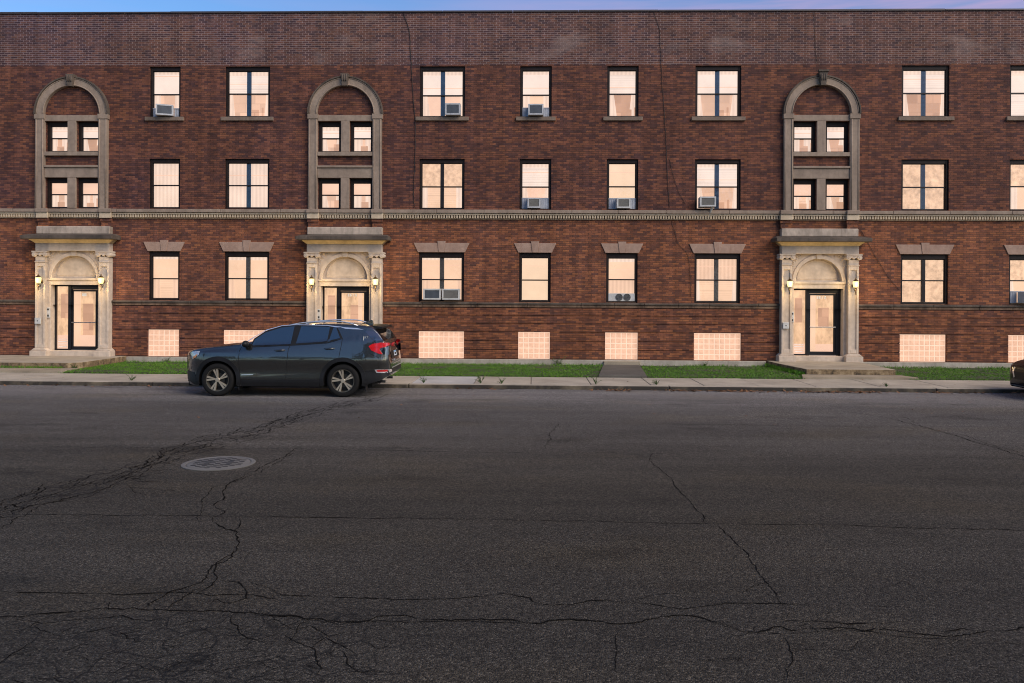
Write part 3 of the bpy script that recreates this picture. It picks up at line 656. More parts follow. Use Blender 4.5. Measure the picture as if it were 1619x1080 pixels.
# entrances
for pi_, xc in enumerate(PORT):
    X = lambda u: xc+u
    p = MB()
    p.box(X(-1.14), X(1.14), -.25, .0, 3.512, 3.745)                                             # frieze
    p.box(X(-.835), X(.835), -.118, .20, 2.476, 2.615); p.box(X(-.835), X(.835), -.15, .20, 2.618, 2.69)   # lintel over the door
    for s in (-1, 1):
        a, b = sorted((X(s*.735), X(s*.833))); p.box(a, b, -.105, .22, .30, 2.474)
    p.box(X(-.735), X(.735), -.16, .10, .26, .452)
    port = p.build('entrance_portal', MAT['stone'], bld, bevel=.008)
    b = MB()                                                                                      # arch panel with open half circle
    zc, r, zt, hw, n = 2.692, .70, 3.51, .833, 48
    pts = []
    for k in range(n+1):
        a = PI*k/n; c, s_ = math.cos(a), math.sin(a)
        t = min(hw/abs(c) if abs(c) > 1e-6 else 9, (zt-zc)/s_ if s_ > 1e-6 else 9)
        pts.append(((X(r*c), zc+r*s_), (X(t*c), zc+t*s_)))
    for k in range(n):
        (i0, o0), (i1, o1) = pts[k], pts[k+1]
        b.quad((i0[0],-.10,i0[1]),(o0[0],-.10,o0[1]),(o1[0],-.10,o1[1]),(i1[0],-.10,i1[1])); b.quad((i0[0],-.10,i0[1]),(i1[0],-.10,i1[1]),(i1[0],.03,i1[1]),(i0[0],.03,i0[1]))
    for cxn, sx in ((X(-hw), -1), (X(hw), 1)): b.add([(cxn,-.10,zt),(X(sx*(zt-zc)),-.10,zt),(cxn,-.10,zc+.75),], [(0,1,2)] if sx < 0 else [(0,2,1)])
    b.build('arch_panel', MAT['stone'], port)
    b = MB(); O, I = arc(xc, zc, .79, n), arc(xc, zc, .685, n)
    for k in range(n):
        b.add([(I[k][0],-.135,I[k][1]),(O[k][0],-.135,O[k][1]),(O[k+1][0],-.135,O[k+1][1]),(I[k+1][0],-.135,I[k+1][1]),(I[k][0],-.09,I[k][1]),(O[k][0],-.09,O[k][1]),(O[k+1][0],-.09,O[k+1][1]),(I[k+1][0],-.09,I[k+1][1])],
              [(0,1,2,3),(1,5,6,2),(4,0,3,7)])
    b.build('archivolt', MAT['stone'], port)
    MB().prism([(X(-.065),3.36),(X(.065),3.36),(X(.085),3.508),(X(-.085),3.508)], -.165, -.09).build('keystone', MAT['stone'], port, bevel=.006)
    b = MB().prism([(X(.73),zc)]+[(X(.73*math.cos(PI*k/n)), zc+.73*math.sin(PI*k/n)) for k in range(1, n)]+[(X(-.73),zc)], .028, .06)
    b.build('tympanum', MAT['stone'], port)
    b = MB(); O, I = arc(xc, zc+.075, .60, n), arc(xc, zc+.075, .575, n)
    b.tube([(X(.60*math.cos(PI*k/n)), .026, zc+.08+.555*math.sin(PI*k/n)) for k in range(n+1)], .014, 6); b.tube([(X(-.60),.026,zc+.08),(X(.60),.026,zc+.08)], .014, 6)
    b.build('panel_bead', MAT['stone'], port)
    b = MB(); rnd = random.Random(5)                                                              # carved scrolls in the spandrels
    for sx in (-1, 1):
        for (u, z, rr) in ((.735,3.40,.062),(.60,3.44,.045),(.77,3.26,.045),(.50,3.465,.026),(.785,3.14,.030),(.67,3.34,.030),(.66,3.46,.024),(.80,3.47,.022),(.79,3.33,.02)):
            tn = 1.75; b.tube([(X(sx*(u+rr*(1-.75*q/18)*math.cos(tn*2*PI*q/18+z*9))), -.108, z+rr*(1-.75*q/18)*math.sin(tn*2*PI*q/18+z*9)) for q in range(19)], .0095, 5)
            for q in range(4):
                a = rnd.uniform(0, 6.28); b.ball((X(sx*(u+rr*1.15*math.cos(a))), -.104, z+rr*1.15*math.sin(a)), .014, .016, .014, 6, 4)
    b.build('carved_spandrel', MAT['stone'], port, smooth=True)
    for s in (-1, 1):
        c = X(s*.985); b = MB()
        b.box(c-.150, c+.150, -.215, .0, .54, 3.16)
        for e in (-1, 1):
            q0, q1 = sorted((c+e*.155, c+e*.092)); b.box(q0, q1, -.25, -.002, .542, 3.158)
        b.box(c-.0915, c+.0915, -.249, -.212, 3.04, 3.156); b.box(c-.0915, c+.0915, -.249, -.212, .545, .66)
        pl = b.build('pilaster', MAT['stone'], port, bevel=.007)
        b = MB().box(c-.255, c+.255, -.36, .0, .27, .462); b.prism([(c-.25,.464),(c+.25,.464),(c+.165,.538),(c-.165,.538)], -.30, .0)
        b.build('plinth', MAT['stone'], port, bevel=.012)
        b = MB().box(c-.148, c+.148, -.245, .0, 3.164, 3.34).box(c-.165, c+.165, -.268, -.001, 3.162, 3.185).box(c-.235, c+.235, -.31, .0, 3.462, 3.508).box(c-.16, c+.16, -.285, .0, 3.39, 3.46)
        for e in (-1, 1): b.lathe([(.0001,.315),(.025,.318),(.03,.305),(.062,.305),(.070,.295),(.070,.0),(.0001,.0)], (c+e*.168, 0, 3.402), 'Y', 20)
        b.lathe([(.0001,.30),(.04,.29),(.05,.25),(.05,.0)], (c, 0, 3.40), 'Y', 14)
        b.build('capital', MAT['stone'], port, auto=R(40))
    b = MB()                                                                                      # moulding flaring out under the slab
    for (h0, z0_), (h1, z1_) in (((.0,3.748),(.03,3.775)), ((.03,3.775),(.13,3.855))):
        A = [(X(-1.14-h0),-.25-h0,z0_),(X(1.14+h0),-.25-h0,z0_),(X(1.14+h0),0,z0_),(X(-1.14-h0),0,z0_)]; B = [(X(-1.14-h1),-.25-h1,z1_),(X(1.14+h1),-.25-h1,z1_),(X(1.14+h1),0,z1_),(X(-1.14-h1),0,z1_)]
        b.add(A+B, [(0,1,5,4),(1,2,6,5),(3,0,4,7)])
    b.build('bed_moulding', stone_mat('ochre stone', (.60,.46,.26), (.22,.16,.09), .5), port)
    b = MB().box(X(-1.395), X(1.395), -.60, .0, 3.858, 3.965)
    b.add([(X(-1.39),-.595,3.966),(X(1.39),-.595,3.966),(X(1.30),-.20,4.035),(X(-1.30),-.20,4.035),(X(1.39),0,3.966),(X(1.30),0,4.035),(X(-1.39),0,3.966),(X(-1.30),0,4.035)], [(0,1,2,3),(1,4,5,2),(6,0,3,7),(3,2,5,7)])
    b.build('cornice', MAT['stone_black'], port, bevel=.015)
    MB().box(X(-1.14), X(1.14), -.21, .0, 4.036, 4.272).build('attic_block', stone_mat('weathered attic stone', (.50,.41,.325), (.11,.092,.075), .8), port, bevel=.02)
    # door and sidelight
    f = MB(); y0, y1 = .105, .19
    f.box(X(-.734), X(-.695), y0, y1, .454, 2.473); f.box(X(-.694), X(-.305), y0, y1, 2.43, 2.4725); f.box(X(-.694), X(-.305), y0, y1, .4545, .50)
    f.box(X(-.304), X(-.205), y0-.02, y1, .4542, 2.4728); f.box(X(-.204), X(.734), y0-.01, y1, 2.335, 2.4726); f.box(X(.605), X(.7345), y0-.005, y1, .4543, 2.334)
    fd = f.build('entrance_door', MAT['door_metal'], bld, bevel=.006)
    b = MB().box(X(-.203), X(-.165), .125, .175, .47, 2.33).box(X(.535), X(.604), .125, .175, .47, 2.33).box(X(-.164), X(.534), .126, .174, 2.275, 2.329).box(X(-.164), X(.534), .126, .174, .471, .575)
    lf = b.build('door_leaf', MAT['door_metal'], fd, bevel=.005)
    MB().front(X(-.165), X(.535), .575, 2.275, .15).build('door_glass', MAT['glass'], fd)
    MB().front(X(-.695), X(-.305), .50, 2.43, .15).build('sidelight', MAT['glass'], fd)
    MB().front(X(-.72), X(.72), .42, 2.46, .235).build('lit_hallway', BL['hall'], fd)
    hp = MB().box(X(-.20), X(.02), .205, .23, .42, 2.46) if pi_ != 1 else MB().box(X(.34), X(.46), .205, .23, .42, 2.46)
    hp.build('hallway_pillar', BL['warm'], fd)
    MB().box(X(.10), X(.42), .212, .232, .9+.2*pi_, 1.9).box(X(-.60), X(-.38), .21, .232, 1.45, 2.2).build('hallway_door', BL['dim'], fd)
    MB().box(X(-.70), X(.60), .206, .231, .43, .80+.12*(pi_ == 0)).build('hallway_stair', BL['rose'], fd)
    MB().tube([(X(-.19),.085,1.315),(X(.575),.085,1.315)], .016, 8).box(X(-.195), X(-.175), .085, .13, 1.295, 1.335).box(X(.56), X(.58), .085, .13, 1.295, 1.335).build('push_bar', MAT['steel'], fd)
    b = MB(); b.box(X(-.2035), X(.6045), .10, .123, .456, .475)
    b.build('threshold', MAT['steel'], fd)
    dec = MB(); wh = plain('white decal', (.8,.8,.78), .5)
    if pi_ == 0: dec.box(X(.10), X(.24), .1475, .149, 2.13, 2.22)
    else:
        for k, w_ in enumerate((.035,.04,.018,.018,.045)): dec.box(X(.03+k*.058), X(.03+k*.058+w_), .1475, .149, 2.165, 2.255)
    if pi_ != 1:
        for k in range(4): dec.box(X(-.64+.02*(k == 0)), X(-.36-.02*(k == 0)), .1475, .149, .56+k*.075, .578+k*.075)
    dec.build('decal', wh, fd)

# entrance landings
ld = MB().slab([(-20.5,-2.72),(-12.78,-2.72),(-12.52,-2.5),(-12.50,-.02),(-20.5,-.02)], .0, .302); ld.build('entrance_landing', MAT['landing'], bld, bevel=.02)
ld = MB().slab([(7.27,-2.92),(9.62,-2.92),(9.70,-.02),(7.02,-.02),(7.08,-1.1)], .0, .302); ld.build('entrance_landing', MAT['landing'], bld, bevel=.02)
ld = MB().slab([(-6.95,-3.58),(-4.52,-3.58),(-4.52,-.02),(-6.95,-.02)], .0, .302); ld.build('entrance_landing', MAT['landing'], bld, bevel=.02)

# ------------------------------------------------------------------ things fixed to the facade
lamp_glow = emit('lamp glow', (1.0,.78,.36), 9); brass = plain('aged brass', (.16,.10,.045), .35, .8, var=.3)
fl_glass = emit('frosted lamp glass', (1.0,.78,.30), .75)
def lantern():
    o = empty('wall_lantern')
    MB().lathe([(.0001,.02),(.05,.02),(.055,0),(.0001,0)], (0,0,-.02), 'Y', 16).tube([(0,-.01,-.12),(0,-.06,-.19),(0,-.13,-.19),(0,-.15,-.12)], .011, 8).tube([(0,-.15,-.30),(0,-.15,-.10)], .009, 8).build('bracket', brass, o, smooth=True)
    MB().lathe([(.02,-.115),(.045,-.10),(.060,-.085)], (0,-.15,0), 'Z', 12).lathe([(.085,.095),(.06,.125),(.03,.15),(.012,.17),(.014,.20),(.0001,.215)], (0,-.15,0), 'Z', 12).build('cap', brass, o, smooth=True)
    MB().lathe([(.058,-.085),(.080,.0),(.082,.06),(.078,.094)], (0,-.15,0), 'Z', 12).build('lamp_shade', fl_glass, o, smooth=True)
    MB().ball((0,-.15,.0), .033, .033, .048).build('bulb', lamp_glow, o, smooth=True)
    return o
names = ['leftmost entrance, to the left of its door', 'leftmost entrance, to the right of its door', 'middle entrance behind the parked car, left of its door', 'middle entrance behind the parked car, right of its door', 'right-hand entrance, to the left of its door', 'right-hand entrance, to the right of its door']
lan = lantern(); k = 0
for i, xc in enumerate(PORT):
    for u in (-.945, .985):
        o = lan if k == 0 else copy_tree(lan)
        o.location = (xc+u, -.252, 2.60)
        tag(o, 'lit wall lantern, '+names[k], 'wall lamp', 'wall lanterns beside the entrances'); k += 1
        pl_ = bpy.data.lights.new('lamp_light', 'POINT'); pl_.energy = 11; pl_.color = (1, .70, .32); pl_.shadow_soft_size = .06
        po = bpy.data.objects.new('lamp_light', pl_); col.objects.link(po); po.location = (xc+u, -.252-.27, 2.60)
# intercoms and small boxes
def wall_box(name, x, y, z, w, h, label, cat, slots):
    o = empty(name, (x, y, z)); tag(o, label, cat)
    MB().box(-w/2, w/2, -.045, 0, -h/2, h/2).build('case', MAT['white_plastic'], o, bevel=.008)
    b = MB()
    for q in slots: b.box(q[0]-q[2]/2, q[0]+q[2]/2, -.049, -.0455, q[1]-q[3]/2, q[1]+q[3]/2)
    b.build('button', MAT['iron_dark'], o)
    return o
ic = [(0,.10,.05,.05),(0,-.02,.012,.012),(0,-.09,.045,.06)]
wall_box('intercom_panel', PORT[0]-.79, -.105, 1.62, .10, .32, 'tall white intercom panel on the jamb of the leftmost entrance', 'intercom', ic)
wall_box('intercom_panel', PORT[1]-.79, -.105, 1.62, .10, .32, 'tall white intercom panel at the door behind the parked car', 'intercom', ic)
wall_box('intercom_panel', PORT[2]-.79, -.105, 1.62, .10, .32, 'tall white intercom panel on the jamb of the right-hand entrance', 'intercom', ic)
wall_box('key_box', PORT[0]-1.03, -.252, 1.37, .18, .19, 'small square white box on the left pilaster of the leftmost entrance', 'wall box', [(.0,0,.03,.03)])
wall_box('key_box', PORT[2]-1.02, -.252, 1.37, .18, .19, 'small square white box on the left pilaster of the right-hand entrance', 'wall box', [(.0,0,.03,.03)])

# air conditioners hanging in windows
def air_conditioner(x, z, w, h, label, rz=0, proud=.22, panels=None, zp=None, grille='ac_dark', case='ac_case', strut=False, tilt=0):
    o = empty('air_conditioner', (x, 0, z), 0); tag(o, label, 'air conditioner', 'air conditioners in the windows')
    c = MB().box(-w/2, w/2, -proud, .085, 0, h)
    r_ = .045
    b = MB()
    for s_, e in ((-w/2+.001, -w/2+r_), (w/2-r_, w/2-.001)): b.box(s_, e, -proud-.014, -proud-.0005, .001, h-.001)
    b.box(-w/2+r_, w/2-r_, -proud-.014, -proud-.0006, h-r_, h-.001).box(-w/2+r_, w/2-r_, -proud-.014, -proud-.0006, .001, r_)
    for q in range(4): b.box(w/2+.0004, w/2+.003, -proud+.04+q*.035, -proud+.055+q*.035, h*.2, h*.8)
    g = MB(); n = 9
    g.box(-w/2+r_+.001, w/2-r_-.001, -proud-.004, -proud-.0007, r_+.001, h-r_-.001)
    gl = MB()
    for q in range(n):
        zz = r_+(h-2*r_)*(q+.5)/n; gl.box(-w/2+r_+.002, w/2-r_-.002, -proud-.009, -proud-.0045, zz-.004, zz+.004)
    T = Matrix.Rotation(rz, 4, 'Z')
    for q, nm, mt in ((c, 'casing', case), (b, 'bezel', case), (g, 'grille', grille), (gl, 'grille_slats', 'iron')):
        if nm == 'grille_slats': continue
        ob = q.build(nm, MAT[mt], o, bevel=.008 if nm == 'casing' else 0); ob.data.transform(T)
    if panels:
        a, bb = panels; p = MB(); hp = zp or h*.92
        for s_, e in ((a-x, -w/2-.002), (w/2+.002, bb-x)):
            n_ = max(2, int((e-s_)/.03)); dx = (e-s_)/n_
            for q in range(n_):
                x0, x1 = s_+q*dx, s_+(q+1)*dx; ya, yb = (.074, .082) if q % 2 else (.082, .074)
                p.quad((x0,ya,.002),(x1,yb,.002),(x1,yb,hp),(x0,ya,hp))
        p.box(a-x, bb-x, .070, .084, hp+.001, hp+.03)
        p.build('side_panel', MAT['ac_panel'], o)
    if strut:
        MB().tube([(.06,-.05,-.27),(.12,-proud*.8,.0)], .035, 6).build('strut', MAT['white_plastic'], o)
    return o
air_conditioner(-11.36, 7.672, .50, .33, 'grey air conditioner turned sideways in the leftmost top floor window', R(20), .20, (-11.77,-10.95), .24)
air_conditioner(-2.47, 7.672, .46, .35, 'dark-faced air conditioner in the right half of a wide top floor window', 0, .22, None, grille='ac_dark', case='ac_case')
air_conditioner(.04, 7.675, .46, .33, 'grey air conditioner with side panels in a narrow top floor window', 0, .20, (-.372,.452), .25, grille='ac_dark')
air_conditioner(-.0, 4.875, .39, .31, 'small beige-framed air conditioner in a corrugated panel, middle storey', 0, .12, (-.372,.452), .30, grille='iron', case='ac_case')
air_conditioner(2.70, 4.872, .41, .31, 'white-framed air conditioner between two pale blue panels, middle storey', 0, .16, (2.268,3.082), .30, grille='iron', case='white_plastic')
air_conditioner(5.21, 4.905, .47, .30, 'air conditioner jutting from a wide window on a slanted white strut', R(-4), .34, None, grille='iron', case='white_plastic', strut=True)
air_conditioner(-3.07, 2.085, .53, .33, 'white-framed dark-faced air conditioner, left of a side by side pair', 0, .20, None, grille='ac_dark', case='white_plastic')
air_conditioner(-2.50, 2.085, .53, .33, 'white-framed grey-faced air conditioner, right of a side by side pair', 0, .20, None, grille='iron', case='white_plastic')
air_conditioner(14.76, 2.075, .50, .34, 'white air conditioner in the ground floor window at the far right edge', R(12), .22, (14.30,15.50), .33, grille='ac_dark', case='white_plastic')
o = empty('window_fan', (2.675, .0, 2.07)); tag(o, 'twin window fan with two round grilles in a ground floor window', 'window fan')
MB().box(-.40, .40, .06, .088, 0, .235).build('housing', MAT['white_plastic'], o, bevel=.01)
for x in (-.075, .165):
    b = MB()
    for r_ in (.03,.055,.08,.105): b.tube([(x+r_*math.cos(2*PI*q/24), .053, .118+r_*math.sin(2*PI*q/24)) for q in range(25)], .006, 5, False)
    b.build('fan_grille', MAT['iron'], o); MB().lathe([(.0001,-.058),(.108,-.058)], (x,0,.118), 'Y', 24).build('fan_opening', MAT['ac_dark'], o)

# cables down the wall
def cable(pts, label, r=.011):
    b = MB(); q = []
    for px, py in pts:
        x, z = P(px, py); q.append((x, -.016, z))
    r_ = []
    for a, c in zip(q, q[1:]):
        n = 6
        for k in range(n): t = k/n; r_.append((a[0]+(c[0]-a[0])*t+random.gauss(0,.006), a[1], a[2]+(c[2]-a[2])*t))
    r_.append(q[-1]); b.tube(r_, r, 6); tag(b.build('cable', MAT['cable'], smooth=True), label, 'cable', 'cables running down the facade')
cable([(638,21),(648,50),(650,100),(653,150),(657,200),(656,260),(654,300),(655,328)], 'black cable left of the wide windows, from roof edge to stone belt', .010)
cable([(1034,20),(1043,48),(1045,100),(1048,150),(1052,205),(1055,270),(1058,328)], 'black cable between two upper windows right of centre', .007)
cable([(1058,250),(1066,285),(1074,305),(1083,322)], 'short curving black cable end hanging above the stone belt', .005)
cable([(1062,350),(1072,385),(1086,400),(1091,420),(1092,470)], 'thin black cable beside the wide ground floor window right of centre', .005)
cable([(1287,20),(1288,60),(1291,100)], 'thin black cable from the roof edge to the right-hand arch', .005)
cable([(1362,366),(1380,398),(1400,432),(1421,458)], 'black cable slanting from the right-hand portal to a window', .006)

# ------------------------------------------------------------------ lawn, weeds, leaves
def blades(mb, x, y, z, h, w, lean, n=1):
    for _ in range(n):
        a = random.uniform(0, 2*PI); dx, dy = math.cos(a)*w/2, math.sin(a)*w/2; lx, ly = random.gauss(0, lean), random.gauss(0, lean)
        mb.add([(x-dx,y-dy,z),(x+dx,y+dy,z),(x+lx*.4+dx*.5,y+ly*.4+dy*.5,z+h*.6),(x+lx,y+ly,z+h)], [(0,1,2),(0,2,3)])
gm = MB()
def lawn(x0, x1, y0, y1, n, skip=None):
    for _ in range(n):
        x, y = random.uniform(x0, x1), random.uniform(y0, y1)
        if skip and skip(x, y): continue
        tuft = noise.noise(Vector((x*1.6, y*1.6, 0)))
        if noise.fractal(Vector((x*.9, y*1.4, 4)), 1.0, 2.0, 4) < -.28 and random.random() < .8: continue
        blades(gm, x, y, .128, random.uniform(.018,.042)+max(0,tuft)*.02+(.05*random.random() if y > -.35 else 0), .011, .025)
onpath = lambda x, y: 1.68+(y+3.6)*.12 < x < 2.97+(y+3.6)*.07
lawn(-12.48, -6.97, -3.60, -.11, 15000); lawn(-4.5, 7.05, -3.60, -.11, 30000, onpath); lawn(9.68, 17.5, -3.60, -.11, 21000); 
for a, b in ((-12.48,-7.0),(-4.5,1.6),(3.0,7.0),(9.7,17.5)):
    for _ in range(int((b-a)*110)): blades(gm, random.uniform(a, b), -3.60-abs(random.gauss(0,.045)), .104, random.uniform(.02,.06), .012, .04)
for _ in range(1500):
    f = random.random(); x = 7.06+(.20*max(0, (f-.0)))-abs(random.gauss(0,.07)); blades(gm, x, -.15-2.75*f, .128, random.uniform(.05,.13), .014, .04)
for _ in range(500):
    x = random.uniform(-14.8, -12.9); blades(gm, x, random.uniform(-2.83,-2.73), .15, random.uniform(.03,.09), .012, .03)
tag(gm.build('grass', MAT['grass']), 'short green lawn grass between the pavement and the brick wall', 'grass', kind='stuff')
WEEDS = [(-9.72,-5.33,.16,'low weed tuft on the pavement edge in front of the dark crossover car'),(-2.62,-5.33,.20,'small leafy weed by the kerb just behind the dark crossover car'),(-1.25,-5.3,.24,'thin straggly weed on the pale new pavement slab'),(-.75,-5.35,.16,'flat weed by the kerb right of the pale new slab'),
         (1.50,-5.35,.20,'bushy weed on the kerb below the small paved path'),(2.95,-5.3,.15,'weed in a pavement joint right of the small paved path'),(.75,-.16,.34,'tall leafy weed against the wall left of the small paved path'),(5.15,-.16,.26,'leafy weed at the wall foot under the wide glass block window right of centre'),(-12.66,-2.65,.20,'small weed sprouting at the corner of the leftmost landing'),(6.95,-.6,.24,'leafy weed beside the right-hand landing'),(8.35,-5.33,.12,'tiny weed by the kerb in front of the right-hand entrance'),(-11.2,-.15,.22,'leafy weed at the wall foot beside the leftmost glass blocks')]
for x, y, h, lb in WEEDS:
    b = MB()
    for q in range(random.randint(8, 14)):
        a = random.uniform(0, 2*PI); r_ = random.uniform(.02, h*.9); hx, hy = math.cos(a)*r_, math.sin(a)*r_*.5; zz = h*random.uniform(.3, 1)
        b.tube([(0,0,0),(hx*.5,hy*.5,zz*.7),(hx,hy,zz)], [.006,.004,.002], 4)
        for t in range(5):
            f = random.uniform(.3, 1); c = Vector((hx*f, hy*f, zz*f)); u = Vector((random.gauss(0,1), random.gauss(0,1), random.gauss(0,.6))).normalized()*h*.12; v = u.orthogonal().normalized()*h*.035
            b.add([c, c+u*.5+v, c+u, c+u*.5-v], [(0,1,2,3)])
    ob = b.build('weed', MAT['weed']); ob.location = (x, y, .10); tag(ob, lb, 'weed')
lv = MB()
for cx_, wd, n in ((4.6,1.6,150),(6.6,1.0,70),(7.6,.9,60),(9.4,.7,26),(1.95,.6,34),(3.3,.5,20),(-.9,.5,14),(-1.8,.5,12),(-13.2,1.5,16),(12.3,1.2,40),(-8.9,.8,12),(10.4,3,40),(-10.8,2,14)):
    for _ in range(n):
        x = random.gauss(cx_, wd*.5); y = KY-.04-abs(random.gauss(0,.11)); z = .008+random.random()*.02; a = random.uniform(0, 2*PI); l = random.uniform(.03,.075)
        c = Vector((x, y, z)); u = Vector((math.cos(a), math.sin(a), random.uniform(-.1,.5)))*l; v = Vector((-math.sin(a), math.cos(a), random.uniform(-.2,.2)))*l*.45
        lv.add([c-u, c-v, c+u, c+v], [(0,1,2,3)])
for _ in range(110):
    x = random.uniform(-15, 15); onw = random.random() < .45; y = random.uniform(-5.3, -3.7) if onw else random.uniform(-11.5, -5.8); z = .112 if onw else .006; a = random.uniform(0, 2*PI); l = random.uniform(.02,.05)
    c = Vector((x, y, z)); u = Vector((math.cos(a), math.sin(a), random.uniform(0,.3)))*l; v = Vector((-math.sin(a), math.cos(a), 0))*l*.45
    lv.add([c-u, c-v, c+u, c+v], [(0,1,2,3)])
tag(lv.build('fallen_leaves', MAT['leaf']), 'dry brown leaves lying along the gutter and scattered on the pavement', 'leaves', kind='stuff')

# ------------------------------------------------------------------ parked cars
def carpaint(name, c, c2, metal=.7, coat=1.0):
    t = NT(name); lw = t.n('ShaderNodeLayerWeight', i_Blend=.35)
    t.base(t.mix(c, c2, lw.outputs['Facing']), .26, metal, .5*coat, coat); t.b.inputs['Coat Roughness'].default_value = .015; return t.m
CM = dict(paint=carpaint('graphite metallic paint', (.085,.083,.076), (.060,.078,.110), .9), black=plain('black plastic', (.010,.010,.011), .5, spec=.3, var=.2), glass=plain('tinted car glass', (.008,.012,.020), .02, spec=1.0, coat=1.0, var=.05),
          chrome=plain('chrome', (.80,.80,.81), .28, .75, var=.03), seam=plain('shut line', (.004,.004,.004), .9), red=plain('red lamp lens', (.55,.012,.016), .12, coat=1.0, var=.25, scale=20), deepred=plain('dark red lens', (.16,.006,.008), .12, coat=1, var=.3),
          clear=plain('headlamp lens', (.45,.47,.50), .12, .3, coat=1, var=.4, scale=18), amber=plain('amber lens', (.75,.22,.03), .2, coat=1), tyre=plain('tyre rubber', (.010,.010,.010), .8, spec=.2, var=.2), rimlip=plain('rim lip', (.16,.145,.12), .35, .7), rimdark=plain('dark rim', (.018,.018,.02), .35, .6), rim=plain('machined alloy', (.50,.435,.34), .36, .6, var=.05),
          disc=plain('brake disc', (.06,.058,.055), .4, .9), plate=plain('pale number plate', (.62,.68,.74), .4, var=.12, scale=30), plateblue=plain('blue plate print', (.08,.30,.55), .4), burg=carpaint('black cherry paint', (.006,.004,.006), (.004,.004,.008), 0, .3))

CM['rearglass'] = plain('dark rear glass', (.004,.004,.005), .08, spec=.25, var=.05)
CM['paint'].node_tree.nodes['Principled BSDF'].inputs['Coat IOR'].default_value = 1.8
CM['glass'].node_tree.nodes['Principled BSDF'].inputs['Coat IOR'].default_value = 2.0
def lerp_list(L_, x):
    if x <= L_[0][0]: return L_[0][1]
    for (a, va), (b, vb) in zip(L_, L_[1:]):
        if x <= b: return va+(vb-va)*(x-a)/(b-a)
    return L_[-1][1]
def smooth_list(L_, x, w=.05):
    return sum(lerp_list(L_, x+w*k)*q for k, q in ((-1.5,.12),(-.75,.23),(0,.3),(.75,.23),(1.5,.12)))
class Body:
    def __init__(s, d): s.d = d
    def W(s, x): return lerp_list(s.d['plan'], x)
    def top(s, x): return smooth_list(s.d['top'], x, s.d.get('sm', .035))
    def bot(s, x): return lerp_list(s.d['bot'], x)
    def belt(s, x): return lerp_list(s.d['belt'], x)
    def y(s, x, z):
        W = s.W(x); zb = s.belt(x)
        if z <= zb: return W*lerp_list([(.2,.955),(.32,.982),(.41,.985),(.54,.973),(.66,.985),(.76,1.0),(.86,.992),(.95,.975),(zb,.915)], z)
        return max(.2, W*.915-.010-(z-zb)*s.d['tumble'])
    def xrear(s, y, z):
        lo, hi = s.d['mid'], s.d['x1']
        for _ in range(40):
            m_ = (lo+hi)/2
            if s.top(m_) >= z and s.y(m_, z) >= abs(y) and s.bot(m_) <= z: lo = m_
            else: hi = m_
        return lo
    def xfront(s, y, z):
        lo, hi = s.d['x0'], s.d['mid']
        for _ in range(40):
            m_ = (lo+hi)/2
            if s.top(m_) >= z and s.y(m_, z) >= abs(y) and s.bot(m_) <= z: hi = m_
            else: lo = m_
        return hi
    def section(s, x):
        r = s.d['r']; zt, zb = s.top(x), s.botcut(x)
        r = min(r, (zt-zb)*.45); z1 = zt-r-.02; pts = []
        for i in range(15): z = zb+(z1-zb)*i/14; pts.append((s.y(x, z), z))
        y1 = pts[-1][0]; ry = min(r*1.5, y1*.5)
        for i in range(1, 7): a = PI/2*i/6; pts.append((y1-ry*(1-math.cos(a)), z1+r*math.sin(a)))
        y2 = y1-ry
        for i in range(1, 6): f = i/5; pts.append((y2*(1-f), z1+r+.02*(1-(1-f)**2)))
        return pts
    def botcut(s, x):
        b = s.bot(x)
        for c in s.d['axles']:
            dx = x-c
            if abs(dx) < s.d['ra']: b = max(b, s.d['zc']+math.sqrt(s.d['ra']**2-dx*dx))
        return b
    def grid(s):
        xs = set(); x0, x1 = s.d['x0'], s.d['x1']
        n = 64; xs |= {x0+(x1-x0)*i/n for i in range(n+1)}
        for i in range(14): xs |= {x0+.30*(i/14)**2, x1-.55*(i/14)**2}
        for c in s.d['axles']:
            for i in range(21): xs.add(c-s.d['ra']*math.cos(PI*i/20))
            xs |= {c-s.d['ra']-.004, c+s.d['ra']+.004}
        xs = sorted(xs); q = [xs[0]]
        for x in xs[1:]:
            if x-q[-1] > .003: q.append(x)
        return q
    def loft(s):
        X = s.grid(); vs = []; fs = []; S = [s.section(x) for x in X]; n = len(S[0]); N = 2*n-1
        for x, p in zip(X, S):
            vs += [(x, -y, z) for y, z in p]+[(x, y, z) for y, z in reversed(p[:-1])]
        for i in range(len(X)-1):
            fs += [(i*N+j, i*N+j+1, (i+1)*N+j+1, (i+1)*N+j) for j in range(N-1)]
            fs.append((i*N+N-1, i*N, (i+1)*N, (i+1)*N+N-1))
        fs.append(tuple(range(N))); fs.append(tuple(range((len(X)-1)*N+N-1, (len(X)-1)*N-1, -1)))
        return X, S, vs, fs
